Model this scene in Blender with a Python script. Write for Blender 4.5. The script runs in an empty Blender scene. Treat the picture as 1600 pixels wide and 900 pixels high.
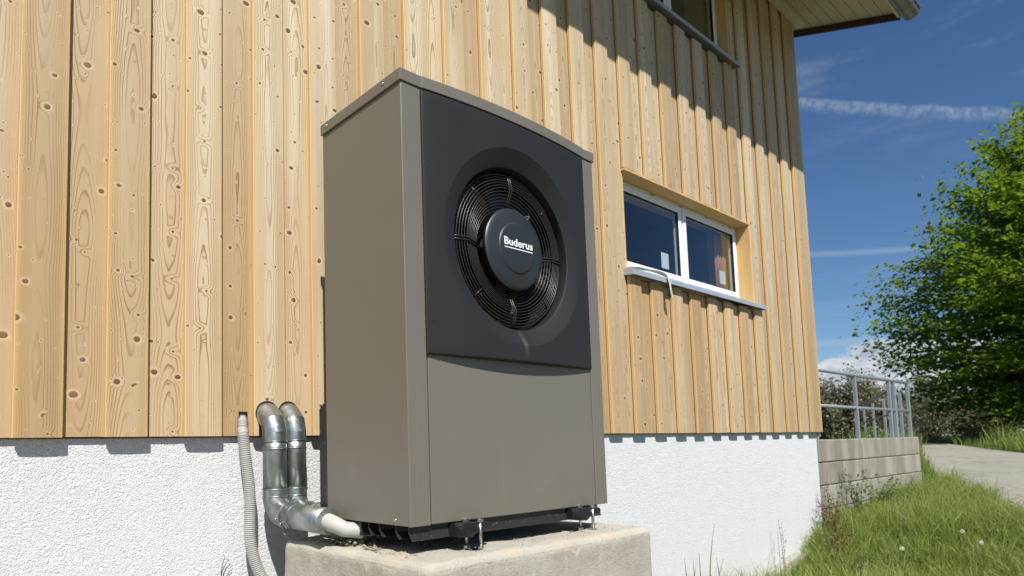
import bpy, bmesh, math, random
import numpy as np
from mathutils import Vector, Matrix
rng = random.Random(7); nr = np.random.default_rng(11)
sc = bpy.context.scene; C = sc.collection
# ------------------------------------------------------------------ camera
cam_d = bpy.data.cameras.new('camera'); cam = bpy.data.objects.new('camera', cam_d); C.objects.link(cam)
yaw, pit, rol = math.radians(40.205), math.radians(4.604), math.radians(-1.453)
fw = Vector((math.sin(yaw)*math.cos(pit), math.cos(yaw)*math.cos(pit), math.sin(pit)))
r0 = fw.cross(Vector((0,0,1))).normalized(); u0 = r0.cross(fw)
rr = r0*math.cos(rol)+u0*math.sin(rol); uu = -r0*math.sin(rol)+u0*math.cos(rol)
M = Matrix((rr, uu, -fw)).transposed().to_4x4(); M.translation = Vector((-1.4453,-1.8189,.2692))
cam.matrix_world = M
cam_d.sensor_width = 36; cam_d.lens = 23.112; cam_d.shift_x = .08312; cam_d.shift_y = .10563
cam_d.clip_start = .05; cam_d.clip_end = 3000
cam_d.dof.use_dof = True; cam_d.dof.focus_distance = 3.2; cam_d.dof.aperture_fstop = 3.0
sc.camera = cam
# ------------------------------------------------------------------ light
SX, SZ = .58, 1.30                       # sun travels (+SX, +1, -SZ)
sun_dir = Vector((-SX, -1, SZ)).normalized()
w = bpy.data.worlds.new('World'); sc.world = w; w.use_nodes = True
sl = bpy.data.lights.new('sun','SUN'); so = bpy.data.objects.new('sun', sl); C.objects.link(so)
so.rotation_euler = sun_dir.to_track_quat('Z','Y').to_euler(); so.location = (-5,-8,12)
sl.energy = 5.0; sl.angle = math.radians(.55); sl.color = (1,.965,.91)
sc.view_settings.view_transform = 'Standard'; sc.view_settings.look = 'None'
sc.view_settings.exposure = 0.30; sc.view_settings.gamma = 1; sc.view_settings.use_curve_mapping = False

# ------------------------------------------------------------------ node helper
class NT:
    def __init__(s, tree): s.t = tree; s.n = tree.nodes; s.l = tree.links
    def new(s, typ, **kw):
        nd = s.n.new(typ)
        for k, v in kw.items(): setattr(nd, k, v)
        return nd
    def put(s, inp, v):
        if isinstance(v, V): s.l.new(v.o, inp)
        elif v is not None:
            if hasattr(inp.default_value, '__len__'):
                if isinstance(v, (int,float)): v = (v,)*len(inp.default_value)
                v = tuple(v)
                if len(v) == 3 and len(inp.default_value) == 4: v = v+(1,)
            inp.default_value = v
    def m(s, op, a, b=None, c=None, clamp=False):
        nd = s.new('ShaderNodeMath', operation=op, use_clamp=clamp)
        s.put(nd.inputs[0], a)
        if b is not None: s.put(nd.inputs[1], b)
        if c is not None: s.put(nd.inputs[2], c)
        return V(s, nd.outputs[0])
    def vm(s, op, a, b=None, scale=None):
        nd = s.new('ShaderNodeVectorMath', operation=op)
        s.put(nd.inputs[0], a)
        if b is not None: s.put(nd.inputs[1], b)
        if scale is not None: s.put(nd.inputs['Scale'], scale)
        return V(s, nd.outputs['Value' if op in ('LENGTH','DOT_PRODUCT') else 'Vector'])
    def xyz(s, x, y, z):
        nd = s.new('ShaderNodeCombineXYZ')
        for i, v in enumerate((x,y,z)): s.put(nd.inputs[i], v)
        return V(s, nd.outputs[0])
    def sep(s, v):
        nd = s.new('ShaderNodeSeparateXYZ'); s.put(nd.inputs[0], v); return [V(s,o) for o in nd.outputs]
    def coord(s, k='Object'): return V(s, s.new('ShaderNodeTexCoord').outputs[k])
    def pos(s): return V(s, s.new('ShaderNodeNewGeometry').outputs['Position'])
    def rand(s): return V(s, s.new('ShaderNodeObjectInfo').outputs['Random'])
    def noise(s, vec, scale=5, detail=2, rough=.5, dist=0, col=False):
        nd = s.new('ShaderNodeTexNoise'); s.put(nd.inputs['Vector'], vec); s.put(nd.inputs['Scale'], scale)
        nd.inputs['Detail'].default_value = detail; nd.inputs['Roughness'].default_value = rough; nd.inputs['Distortion'].default_value = dist
        return V(s, nd.outputs[1 if col else 0])
    def vor(s, vec, scale=5, feature='F1', rnd=1):
        nd = s.new('ShaderNodeTexVoronoi', feature=feature); s.put(nd.inputs['Vector'], vec); s.put(nd.inputs['Scale'], scale)
        nd.inputs['Randomness'].default_value = rnd; return nd
    def ss(s, v, a, b):                   # smoothstep a..b
        nd = s.new('ShaderNodeMapRange', interpolation_type='SMOOTHSTEP'); s.put(nd.inputs[0], v)
        s.put(nd.inputs[1], a); s.put(nd.inputs[2], b); return V(s, nd.outputs[0])
    def mix(s, f, a, b, mode='MIX'):
        nd = s.new('ShaderNodeMix', data_type='RGBA', blend_type=mode); s.put(nd.inputs[0], f)
        s.put(nd.inputs[6], a); s.put(nd.inputs[7], b); return V(s, nd.outputs[2])
    def bump(s, h, strength=.5, dist=.002, normal=None):
        nd = s.new('ShaderNodeBump'); s.put(nd.inputs['Height'], h); nd.inputs['Strength'].default_value = strength
        nd.inputs['Distance'].default_value = dist
        if normal: s.put(nd.inputs['Normal'], normal)
        return V(s, nd.outputs[0])
class V:
    def __init__(s, t, o): s.t = t; s.o = o
    def __add__(a,b): return a.t.m('ADD',a,b)
    __radd__ = __add__
    def __mul__(a,b): return a.t.m('MULTIPLY',a,b)
    __rmul__ = __mul__
    def __sub__(a,b): return a.t.m('SUBTRACT',a,b)
    def __rsub__(a,b): return a.t.m('SUBTRACT',b,a)
    def __truediv__(a,b): return a.t.m('DIVIDE',a,b)
def mat(name, fn=None, base=(.5,.5,.5), rough=.6, metal=0., spec=.5, coat=0):
    m = bpy.data.materials.new(name); m.use_nodes = True; t = NT(m.node_tree); b = t.n['Principled BSDF']
    b.inputs['Base Color'].default_value = (*base,1); b.inputs['Roughness'].default_value = rough
    b.inputs['Metallic'].default_value = metal; b.inputs['Specular IOR Level'].default_value = spec
    b.inputs['Coat Weight'].default_value = coat
    m.diffuse_color = (*base,1)
    if fn:
        for k, v in (fn(t) or {}).items(): t.put(b.inputs[k], v)
    return m
# ------------------------------------------------------------------ world: sky with clouds and vapour trails
def build_world():
    t = NT(w.node_tree); t.n.clear(); out = t.new('ShaderNodeOutputWorld'); bg = t.new('ShaderNodeBackground')
    sk = t.new('ShaderNodeTexSky', sky_type='NISHITA'); sk.sun_disc = False
    sk.sun_elevation = math.asin(sun_dir.z); sk.sun_rotation = math.atan2(sun_dir.x, sun_dir.y)
    sk.altitude = 600; sk.air_density = 1.0; sk.dust_density = .1; sk.ozone_density = 6.0
    d = t.coord('Generated'); x,y,z = t.sep(d)
    az = t.m('ARCTAN2', x, y)*57.29578; el = t.m('ARCSINE', z)*57.29578
    ae = t.xyz(az, el, 0)
    # vapour trail: crosses the sky on a slanting line
    line = 24.57 - (az-71.24)*.355
    wob = (t.noise(t.xyz(az*.35,0,0), 1, 2)-.5)*.5
    dd = el-line-wob
    wid = t.ss(az, 66, 72)*(1-t.ss(az,84,96))
    puff = t.noise(t.xyz(az*2.2, el*1.6, 3), 1, 4, .65)
    trail = t.ss(dd, -.85, -.05)*(1-t.ss(dd, .1, .42))*t.ss(puff, .22, .72)*wid*.36
    d2 = t.m('ABSOLUTE', el-(13.9-(az-70)*.12)); tr2 = (1-t.ss(d2, 0, .35))*t.ss(az,66,71)*(1-t.ss(az,78,90))*.22
    d3 = t.m('ABSOLUTE', el-(7.1-(az-72)*.05)); tr3 = (1-t.ss(d3, 0, .5))*t.ss(az,60,72)*(1-t.ss(az,74,80))*.25
    cir = t.ss(t.noise(t.xyz(az*.12, el*.35, 9), 1, 5, .6), .5, .85)*t.ss(el, 14, 28)*.30
    veil = t.ss(t.noise(t.xyz(az*.05, el*.6, 2), 1, 4, .6), .45, .8)*(1-t.ss(el, 8, 20))*.22
    # fair weather cumulus low over the horizon
    cn = t.noise(t.xyz(az*.16, el*.28, 5.3), 1, 6, .58)
    top = 7.7 - t.m('ABSOLUTE', az-77.5)*.22
    far = t.noise(t.xyz(az*.03, 0, 1.7), 1, 2)*9-1.5
    dom = t.m('MAXIMUM', top, t.m('MULTIPLY', far, t.ss(t.m('ABSOLUTE', az-77), 12, 20)))
    cum = t.ss(dom-el+(cn-.5)*3.6+(t.noise(t.xyz(az*.9,el*1.3,2.2),1,4,.6)-.5)*1.8, -.1, .45)
    shade = t.noise(t.xyz(az*.3, el*.6, 8), 1, 5, .6)
    ccol = t.mix(t.ss(shade, .35, .7), (4.6,5.1,6.0), (9.0,9.1,9.4))
    hs = t.new('ShaderNodeHueSaturation'); hs.inputs['Saturation'].default_value = 1.08; t.l.new(sk.outputs[0], hs.inputs['Color'])
    col = t.mix(t.m('MAXIMUM', t.m('MAXIMUM',trail,cir), t.m('MAXIMUM', t.m('MAXIMUM',tr2,tr3), veil)), V(t, hs.outputs[0]), (6.2,6.7,7.4))
    col = t.mix(cum*.92, col, ccol)
    t.put(bg.inputs[0], col); bg.inputs[1].default_value = .075
    t.l.new(bg.outputs[0], out.inputs[0])
build_world()
# ------------------------------------------------------------------ object helpers
def setp(o, label=None, cat=None, group=None, kind=None):
    if label: o['label'] = label
    if cat: o['category'] = cat
    if group: o['group'] = group
    if kind: o['kind'] = kind
    return o
def thing(name, label, cat, loc=(0,0,0), group=None):
    o = bpy.data.objects.new(name, None); C.objects.link(o); o.location = loc
    o.empty_display_size = .1
    return setp(o, label, cat, group)
class MB:
    """collects geometry for one mesh object"""
    def __init__(s): s.b = bmesh.new()
    def box(s, lo, hi, bev=0, seg=1, mi=0):
        vs = [s.b.verts.new((x,y,z)) for x in (lo[0],hi[0]) for y in (lo[1],hi[1]) for z in (lo[2],hi[2])]
        q = [(0,1,3,2),(4,6,7,5),(0,4,5,1),(2,3,7,6),(0,2,6,4),(1,5,7,3)]
        fs = [s.b.faces.new([vs[i] for i in f]) for f in q]
        for f in fs: f.material_index = mi
        if bev:
            es = {e for f in fs for e in f.edges}
            bmesh.ops.bevel(s.b, geom=list(es), offset=bev, segments=seg, affect='EDGES', profile=.5)
        return s
    def prism(s, pts, axis, a, b, bev=0, seg=1):
        """polygon pts (2D) extruded along axis 0/1/2 from a to b"""
        def P(p, h):
            if axis == 0: return (h, p[0], p[1])
            if axis == 1: return (p[0], h, p[1])
            return (p[0], p[1], h)
        A = [s.b.verts.new(P(p,a)) for p in pts]; B = [s.b.verts.new(P(p,b)) for p in pts]
        n = len(pts); fs = [s.b.faces.new(A[::-1]), s.b.faces.new(B)]
        for i in range(n): fs.append(s.b.faces.new((A[i],A[(i+1)%n],B[(i+1)%n],B[i])))
        bmesh.ops.recalc_face_normals(s.b, faces=fs)
        if bev: bmesh.ops.bevel(s.b, geom=list({e for f in fs for e in f.edges}), offset=bev, segments=seg, affect='EDGES', profile=.5)
        return s
    def tube(s, path, r, n=16, cap=True, closed=False):
        path = [Vector(p) for p in path]; m = len(path)
        R = r if isinstance(r,(list,tuple)) else [r]*m
        rings = []; nrm = None
        for i, p in enumerate(path):
            a = path[(i-1)%m] if (closed or i>0) else p; c = path[(i+1)%m] if (closed or i<m-1) else p
            t = (c-a).normalized()
            if nrm is None:
                nrm = t.orthogonal().normalized()
            nrm = (nrm - t*nrm.dot(t)).normalized(); bi = t.cross(nrm)
            k = 1.0
            if 0 < i < m-1 or closed:
                c1 = (p-a).normalized().dot(t); k = 1/max(.6, c1)
            rings.append([s.b.verts.new(p+(nrm*math.cos(2*math.pi*j/n)+bi*math.sin(2*math.pi*j/n))*R[i]) for j in range(n)])
        for i in range(m if closed else m-1):
            A, B = rings[i], rings[(i+1)%m]
            for j in range(n):
                f = s.b.faces.new((A[j],A[(j+1)%n],B[(j+1)%n],B[j])); f.smooth = True
        if cap and not closed:
            s.b.faces.new(rings[0][::-1]); s.b.faces.new(rings[-1])
        return s
    def lathe(s, prof, center, axis='y', n=48, smooth=True):
        """prof: (radius, height along axis)"""
        cx,cy,cz = center; rings = []
        for r,h in prof:
            ring = []
            for j in range(n):
                a = 2*math.pi*j/n; c_, s_ = r*math.cos(a), r*math.sin(a)
                ring.append(s.b.verts.new((cx+c_,cy+h,cz+s_) if axis=='y' else ((cx+c_,cy+s_,cz+h) if axis=='z' else (cx+h,cy+c_,cz+s_))))
            rings.append(ring)
        fs = []
        for A,B in zip(rings, rings[1:]):
            for j in range(n):
                f = s.b.faces.new((A[j],A[(j+1)%n],B[(j+1)%n],B[j])); f.smooth = smooth; fs.append(f)
        if prof[0][0] > 1e-5: fs.append(s.b.faces.new(rings[0][::-1]))
        if prof[-1][0] > 1e-5: fs.append(s.b.faces.new(rings[-1]))
        bmesh.ops.remove_doubles(s.b, verts=s.b.verts, dist=1e-6)
        return s
    def done(s, name, m, parent=None, recalc=True, **kw):
        if recalc: bmesh.ops.recalc_face_normals(s.b, faces=s.b.faces)
        me = bpy.data.meshes.new(name); s.b.to_mesh(me); s.b.free()
        for x in (m if isinstance(m,(list,tuple)) else [m]): me.materials.append(x)
        o = bpy.data.objects.new(name, me); C.objects.link(o)
        if parent: o.parent = parent; o.matrix_parent_inverse = Matrix.Translation(-parent_loc(parent))
        return setp(o, **kw)
def parent_loc(p):
    return Vector((0,0,0)) if p.parent else Vector(p.location)
def raw(name, verts, faces, m, parent=None, smooth=False, **kw):
    me = bpy.data.meshes.new(name); me.from_pydata(verts, [], faces); me.update()
    for x in (m if isinstance(m,(list,tuple)) else [m]): me.materials.append(x)
    if smooth: me.polygons.foreach_set('use_smooth', [True]*len(me.polygons))
    o = bpy.data.objects.new(name, me); C.objects.link(o)
    if parent: o.parent = parent
    return setp(o, **kw)
def autosmooth(o, deg=35):
    me = o.data
    me.polygons.foreach_set('use_smooth', [True]*len(me.polygons))
    try: me.set_sharp_from_angle(angle=math.radians(deg))
    except Exception: pass
    return o

# ------------------------------------------------------------------ materials
def wood_fn(edge=False, far=False):
    def f(t):
        o = t.coord(); x,y,z = t.sep(o); rnd = t.rand()
        r2 = t.m('FRACT', rnd*17.31); r3 = t.m('FRACT', rnd*93.7); r4 = t.m('FRACT', rnd*211.3)
        s1 = rnd*37.0; P = t.pos(); px_,py_,pz_ = t.sep(P)
        # knots, two populations
        def knots(cw, ch, seed, present, rmin, rmax, squash):
            v = t.xyz(x/cw + r2*7, z/ch + rnd*seed, 0.5)
            nd = t.vor(v, 1, rnd=.86)
            pv = t.vm('SUBTRACT', v, V(t, nd.outputs['Position'])); a,b,_ = t.sep(pv)
            cr,cg,cb = t.sep(V(t, nd.outputs['Color']))
            dx = a*cw; dz = b*ch
            sc_ = 1-cb*squash
            dist = t.m('SQRT', dx*dx*sc_ + dz*dz)
            on = t.m('LESS_THAN', cr, present)
            rad = cg*cg*(rmax-rmin)+rmin
            return dist, rad, on, cb
        dA, rA, onA, cA = knots(.080, .17, 31.0, .58, .0030, .0125, .62)
        dB, rB, onB, cB = knots(.042, .10, 57.0, .60, .0014, .0040, .2)
        wn = t.noise(t.xyz(x*14, 0, z*3.5+s1), 1, 3)
        # growth rings: distance from a wandering pith
        pit = (r2-.5)*.05 + (t.noise(t.xyz(s1, 0, z*.9), 1, 2)-.5)*.045
        dep = t.noise(t.xyz(0, s1, z*1.1+r3*9), 1, 1.5)*.062*(r4*1.2+.45)
        ux = x-pit
        rad_ = t.m('SQRT', ux*ux*.50 + dep*dep)
        push = onA*(1-t.ss(dA, 0, .034))*.0085 + onB*(1-t.ss(dB,0,.012))*.0025
        field = rad_ + push + (wn-.5)*.0045 + t.noise(t.xyz(x*60,0,z*4+s1),1,2)*.0011
        ph = t.m('FRACT', field*(185+r3*90))
        ring = t.ss(ph, .60, .93)*(1-t.ss(ph, .95, 1.0))
        rn = t.noise(t.xyz(x*8, s1, z*1.3), 1, 2)
        ring = ring*t.ss(rn, .22, .70)
        fib = t.noise(t.xyz(x*420, 0, z*9+s1), 1, 3, .7)
        blot = t.noise(t.xyz(x*7+s1, 0, z*1.6), 1, 4, .55)
        # weathering: bleached high up and to the right, honey-coloured near the foot and under the windows
        fresh = 1-t.ss(pz_+(blot-.5)*.7, .45, 3.0)
        grey = t.ss(px_, 1.2, 4.6)
        base = t.mix(r3, (.54,.40,.215), (.68,.545,.345))
        base = t.mix(fresh*.82, base, (.45,.270,.108))
        base = t.mix(grey*(.45+blot*.35)*(1-fresh*.6), base, (.44,.365,.255))
        und = t.ss(px_,2.95,3.05)*(1-t.ss(px_,5.18,5.3))*(1-t.ss(pz_,1.60,1.62))*t.ss(pz_+(blot-.5)*.5, .5, 1.5)
        base = t.mix(und*.85, base, (.50,.265,.085))
        hrt = 1-t.ss(t.m('ABSOLUTE', x-(r2-.5)*.03), .005, .055)
        base = t.mix(hrt*.45*(1-fresh*.6), base, (.66,.57,.41))
        base = t.mix(t.ss(blot,.35,.75)*.35, base, t.mix(fresh,(.67,.575,.42),(.55,.39,.21)))
        dk = t.mix(fresh, (.27,.145,.055), (.24,.115,.035))
        tone = t.m('FRACT', rnd*571.7); base = t.mix(.42, base, t.mix(tone, (.30,.195,.092), (.84,.75,.57)))
        bnd = t.ss(t.noise(t.xyz(x*16+s1,4,z*.45),1,3,.55),.38,.66); base = t.mix((1-bnd)*.30, base, (.36,.235,.105))
        stre = t.ss(t.noise(t.xyz(x*38+s1,0,z*.7),1,3,.6),.42,.72)*grey; base = t.mix(stre*.42, base, (.30,.245,.175))
        col = t.mix(ring*.92, base, dk)
        col = t.mix((fib-.5)*.55+.12, col, t.mix(.5,col,(.30,.19,.09)))
        # edges of the board stay yellow
        edge_ = t.ss(t.m('ABSOLUTE', x), .058, .083)
        col = t.mix(edge_*.50*(1-grey*.4), col, (.64,.42,.165))
        # halo of pale wood, then the knot itself
        halA = onA*(1-t.ss(dA/rA, 1.0, 2.6)); col = t.mix(halA*.35, col, (.78,.60,.38))
        kin = t.m('FRACT', dA*520)
        kcol = t.mix(t.ss(kin+(fib-.5)*.8,.3,.8), (.19,.080,.026), (.085,.032,.011))
        kcol = t.mix(cA, kcol, t.mix(r2,(.25,.13,.05),(.05,.022,.010)))
        kA = onA*(1-t.ss(dA/rA, .86, 1.02)); col = t.mix(kA*.93, col, kcol)
        rim = onA*t.ss(dA/rA,.72,.9)*(1-t.ss(dA/rA,.98,1.2)); col = t.mix(rim*.55, col, (.10,.045,.02))
        kB = onB*(1-t.ss(dB/rB, .7, 1.1)); halB = onB*(1-t.ss(dB/rB, 1.0, 3.2)); col = t.mix(halB*.28, col, (.74,.62,.44)); col = t.mix(kB*.85, col, t.mix(cB,(.075,.035,.018),(.35,.19,.08)))
        hgt = fib*.35 + ring*.5 + kA*.5 - rim*1.0 - kB*.6 + (blot)*.9
        return {'Base Color': col, 'Roughness': .52+blot*.2, 'Normal': t.bump(hgt, .55, .0016)}
    return f
M_wood = mat('spruce board', wood_fn(), rough=.6, spec=.35)
def woodedge(t):
    o = t.pos(); x,y,z = t.sep(o)
    n = t.noise(t.xyz(x*60, y*60, z*3), 1, 4, .6)
    return {'Base Color': t.mix(n, (.50,.31,.12), (.72,.50,.24)), 'Normal': t.bump(n, .3, .001)}
M_edge = mat('board edge', woodedge, rough=.65)
def plank_fn(t):
    o = t.coord(); x,y,z = t.sep(o); P = t.pos()
    n = t.noise(t.vm('MULTIPLY', P, (3,30,30)), 1, 4, .6)
    return {'Base Color': t.mix(n, (.52,.31,.11), (.68,.46,.20)), 'Normal': t.bump(n, .2, .001)}
M_reveal = mat('reveal plank', plank_fn, rough=.55)
def plank_v(t):
    P = t.pos(); n = t.noise(t.vm('MULTIPLY', P, (30,30,3)), 1, 4, .6)
    return {'Base Color': t.mix(n, (.54,.33,.12), (.70,.47,.21)), 'Normal': t.bump(n, .2, .001)}
M_revealv = mat('reveal plank upright', plank_v, rough=.55)
def plaster(t):
    P = t.pos(); x,y,z = t.sep(P)
    q = t.vm('MULTIPLY', P, (1,1,1))
    wq = t.vm('ADD', P, t.vm('SCALE', t.noise(P, 60, 2, col=True), scale=.012))
    n1 = t.noise(wq, 150, 4, .62); n2 = t.noise(P, 38, 3, .5)
    v = V(t, t.vor(wq, 130, 'SMOOTH_F1').outputs[0])
    h = n1*1.3 + n2*.45 - v*.5
    dirt = t.ss(t.noise(t.vm('MULTIPLY',P,(2,2,5)), 1, 5, .6), .55, .8)*t.ss(z, -.55, -1.05)
    st = t.ss(t.noise(t.xyz(x*5,0,z*.7),1,4,.6),.45,.8)*.10
    splash = (1-t.ss(z+n2*.2, -1.02, -.72))*.35
    c = t.mix(t.ss(h, .35, 1.05), (.68,.685,.69), (.84,.84,.84))
    c = t.mix(st, c, (.55,.54,.50)); c = t.mix(splash, c, (.42,.38,.30))
    return {'Base Color': c, 'Normal': t.bump(h, 1.0, .007)}
M_plaster = mat('roughcast render', plaster, rough=.9, spec=.2)
def steel_paint(t, a=(.156,.141,.112), scale=1.0):
    P = t.pos(); x,y,z = t.sep(P)
    n = t.noise(P, 2.2, 4, .6); g = t.noise(P, 260, 2)
    drip = t.ss(t.noise(t.xyz(x*38, y*38, z*1.4), 1, 4, .6), .58, .8)*(1-t.ss(z,.05,.7))
    c = t.mix(n, tuple(v*.93 for v in a), tuple(v*1.06 for v in a))
    dst = t.ss(t.noise(P, 75, 4, .8), .66, .78)*.10
    c = t.mix(drip*.13+t.ss(n,.6,.8)*.05+dst, c, (.36,.33,.27))
    return {'Base Color': c, 'Roughness': .36+n*.10+drip*.2, 'Normal': t.bump(n*.6+g*.03, .12, .01)}
M_taupe = mat('taupe coated steel', steel_paint, rough=.4, metal=.0, spec=.6)
def dark_fn(t):
    P = t.pos(); x,y,z = t.sep(P); n = t.noise(P, 3, 4, .6); g = t.noise(P, 700, 1)
    dx = t.m('ABSOLUTE', x-.610+(t.noise(t.xyz(0,0,z*9),1,3)-.5)*.02)
    str_ = (1-t.ss(dx, .002, .02))*t.ss(z,.62,.70)*(1-t.ss(z,.70,.765))*.35*t.noise(t.xyz(x*160,0,z*9),1,3)
    dust = t.ss(t.noise(P, 90, 2), .70, .78)*.10
    c = t.mix(n, (.0175,.0172,.0168), (.024,.0238,.0232))
    c = t.mix(str_+dust, c, (.30,.27,.22))
    return {'Base Color': c, 'Roughness': .46+n*.12+str_*.3, 'Normal': t.bump(g, .05, .001)}
M_dark = mat('anthracite panel', dark_fn, rough=.42, spec=.32)
M_hub = mat('anthracite hub', lambda t: {'Base Color': t.mix(t.noise(t.pos(),12,4), (.017,.019,.022), (.026,.028,.031)), 'Roughness': .36+t.noise(t.pos(),5,3)*.15}, spec=.55)
M_wire = mat('black coated wire', None, (.026,.021,.018), .34, spec=.6)
M_black = mat('black plastic', lambda t: {'Base Color': t.mix(t.ss(t.noise(t.pos(),40,4,.7),.6,.75), (.010,.010,.011), (.09,.085,.075))}, rough=.35)
M_blade = mat('dark fan blade', lambda t: {'Base Color': t.mix(t.ss(t.noise(t.pos(),14,4,.7),.5,.75), (.012,.012,.012), (.05,.042,.034))}, rough=.4)
M_inner = mat('black inner lining', None, (.006,.006,.006), .6)
M_fin = mat('evaporator fin', lambda t: {'Base Color': t.mix(t.noise(t.pos(),30,3), (.22,.18,.13), (.42,.36,.27))}, metal=.3, rough=.4)
M_white = mat('white print', None, (.82,.82,.80), .5)
M_rail_d = mat('bitumen coated rail', lambda t: {'Base Color': t.mix(t.ss(t.noise(t.pos(),60,4,.7),.62,.72), (.022,.019,.016), (.22,.19,.15))}, rough=.4)
M_screw = mat('zinc screw', None, (.55,.52,.47), .3, 1.0)
def galv_fn(t):
    P = t.pos(); v = t.vor(P, 45); cr,_,_ = t.sep(V(t, v.outputs['Color'])); n = t.noise(P, 9, 5, .65)
    c = t.mix(cr*.5+n*.4, (.31,.34,.325), (.46,.485,.465))
    wht = t.ss(t.noise(P, 34, 5, .7), .60, .74)
    c = t.mix(wht*.35, c, (.68,.67,.63))
    return {'Base Color': c, 'Roughness': .36+cr*.07+wht*.2, 'Metallic': .92-wht*.45, 'Normal': t.bump(n, .10, .004)}
M_galv = mat('galvanised sheet', galv_fn, (.5,.5,.5), .25, 1.0)
M_railing = mat('galvanised railing', lambda t: {'Base Color': t.mix(t.noise(t.pos(),14,4), (.25,.29,.31), (.36,.395,.415))}, metal=.35, rough=.45)
M_foam = mat('white pipe insulation', lambda t: {'Base Color': t.mix(t.noise(t.pos(),30,4), (.36,.355,.33), (.50,.49,.46))}, rough=.6)
M_hose = mat('grey conduit', lambda t: {'Base Color': t.mix(t.noise(t.pos(),25,5,.7), (.31,.30,.28), (.46,.445,.415))}, rough=.55)
def conc_fn(t):
    P = t.pos(); x,y,z = t.sep(P); n = t.noise(P, 5, 6, .65); f = t.noise(P, 150, 4, .75); m = t.noise(P, 28, 5, .6)
    N = t.sep(V(t, t.new('ShaderNodeNewGeometry').outputs['Normal']))[2]
    c = t.mix(n, (.33,.305,.245), (.55,.515,.43))
    c = t.mix(t.ss(f,.50,.80)*.55, c, (.20,.185,.15)); c = t.mix(t.ss(f,.52,.25)*.3, c, (.66,.63,.55))
    och = t.ss(t.noise(P, 7, 5, .6), .50, .68)*t.ss(z, -.16,-.10)
    c = t.mix(och*.5, c, (.56,.40,.24)); c = t.mix(t.ss(z,-.15,-.11)*.28, c, (.74,.70,.60))  # top also coloured paler by height, painting in its sunlit look
    streak = t.ss(t.noise(t.xyz(x*22,y*22,z*1.5),1,4,.6),.5,.75)*.35; c = t.mix(streak*(1-t.ss(z,-.17,-.12)), c, (.60,.58,.52))
    return {'Base Color': c, 'Normal': t.bump(f*.9+m*.8+n, .9, .008)}
M_conc = mat('cast concrete', conc_fn, rough=.9, spec=.2)
def block_fn(t):
    P = t.pos(); x,y,z = t.sep(P); r = t.rand(); n = t.noise(P, 4, 5, .6); f = t.noise(P, 120, 4, .7)
    st = t.ss(t.noise(t.xyz(x*3.2+r*9, y*3.2, z*.8), 1, 4, .6), .42, .68)
    c = t.mix(n*.6+r*.4, (.19,.172,.132), (.33,.302,.242)); c = t.mix(st*.55, c, (.46,.44,.375))
    c = t.mix(t.ss(f,.55,.8)*.4, c, (.16,.15,.12))
    return {'Base Color': c, 'Normal': t.bump(f+n, .6, .005)}
M_block = mat('weathered concrete block', block_fn, rough=.92, spec=.2)
M_pvc = mat('white window frame', lambda t: {'Base Color': t.mix(t.ss(t.noise(t.pos(),20,5,.7),.5,.8), (.80,.80,.79), (.66,.65,.60))}, rough=.35)
M_rub = mat('black gasket', None, (.015,.015,.015), .5)
M_alu = mat('blue grey aluminium sill', lambda t: {'Base Color': t.mix(t.noise(t.pos(),6,4), (.33,.38,.44), (.45,.50,.56))}, metal=.25, rough=.38)
M_zinc = mat('zinc gutter', lambda t: {'Base Color': t.mix(t.noise(t.pos(),6,4), (.13,.14,.12), (.21,.22,.195))}, metal=.5, rough=.42)
M_verge = mat('dark brown verge board', lambda t: {'Base Color': t.mix(t.noise(t.vm('MULTIPLY',t.pos(),(40,4,40)),1,3), (.030,.018,.016), (.06,.038,.032))}, rough=.6)
M_soff = mat('cream soffit board', lambda t: {'Base Color': t.mix(t.noise(t.vm('MULTIPLY',t.pos(),(3,25,25)),1,4), (.36,.335,.215), (.47,.44,.30))}, rough=.6)
M_roof = mat('roof tile', None, (.10,.06,.05), .8)
M_room = mat('room wall', lambda t: {'Base Color': t.mix(t.noise(t.pos(),3,3), (.10,.11,.13), (.20,.21,.23))}, rough=.9)
M_curt = mat('brown curtain', lambda t: {'Base Color': t.mix(t.noise(t.vm('MULTIPLY',t.pos(),(30,30,1)),1,3), (.42,.17,.05), (.62,.34,.14))}, rough=.8)
M_paper = mat('white paper', None, (.80,.80,.78), .7)
M_strip = mat('off white film', lambda t: {'Base Color': t.mix(t.noise(t.pos(),60,3), (.62,.57,.46), (.80,.77,.68))}, rough=.6)
def glass_fn():
    m = bpy.data.materials.new('window glass'); m.use_nodes = True; t = NT(m.node_tree); t.n.clear()
    out = t.new('ShaderNodeOutputMaterial'); tr = t.new('ShaderNodeBsdfTransparent'); gl = t.new('ShaderNodeBsdfGlossy'); mx = t.new('ShaderNodeMixShader')
    tr.inputs[0].default_value = (.86,.89,.90,1); gl.inputs[0].default_value = (.9,.95,1,1)
    t.put(gl.inputs['Roughness'], .02+t.ss(t.noise(t.pos(),7,4,.6),.5,.8)*.05)
    fr = t.new('ShaderNodeLayerWeight'); fr.inputs[0].default_value = .5
    t.put(mx.inputs[0], t.m('POWER', V(t, fr.outputs[1]), 3.4)*.62+.04); t.l.new(tr.outputs[0], mx.inputs[1]); t.l.new(gl.outputs[0], mx.inputs[2]); t.l.new(mx.outputs[0], out.inputs[0])
    return m
M_glass = glass_fn()
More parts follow.
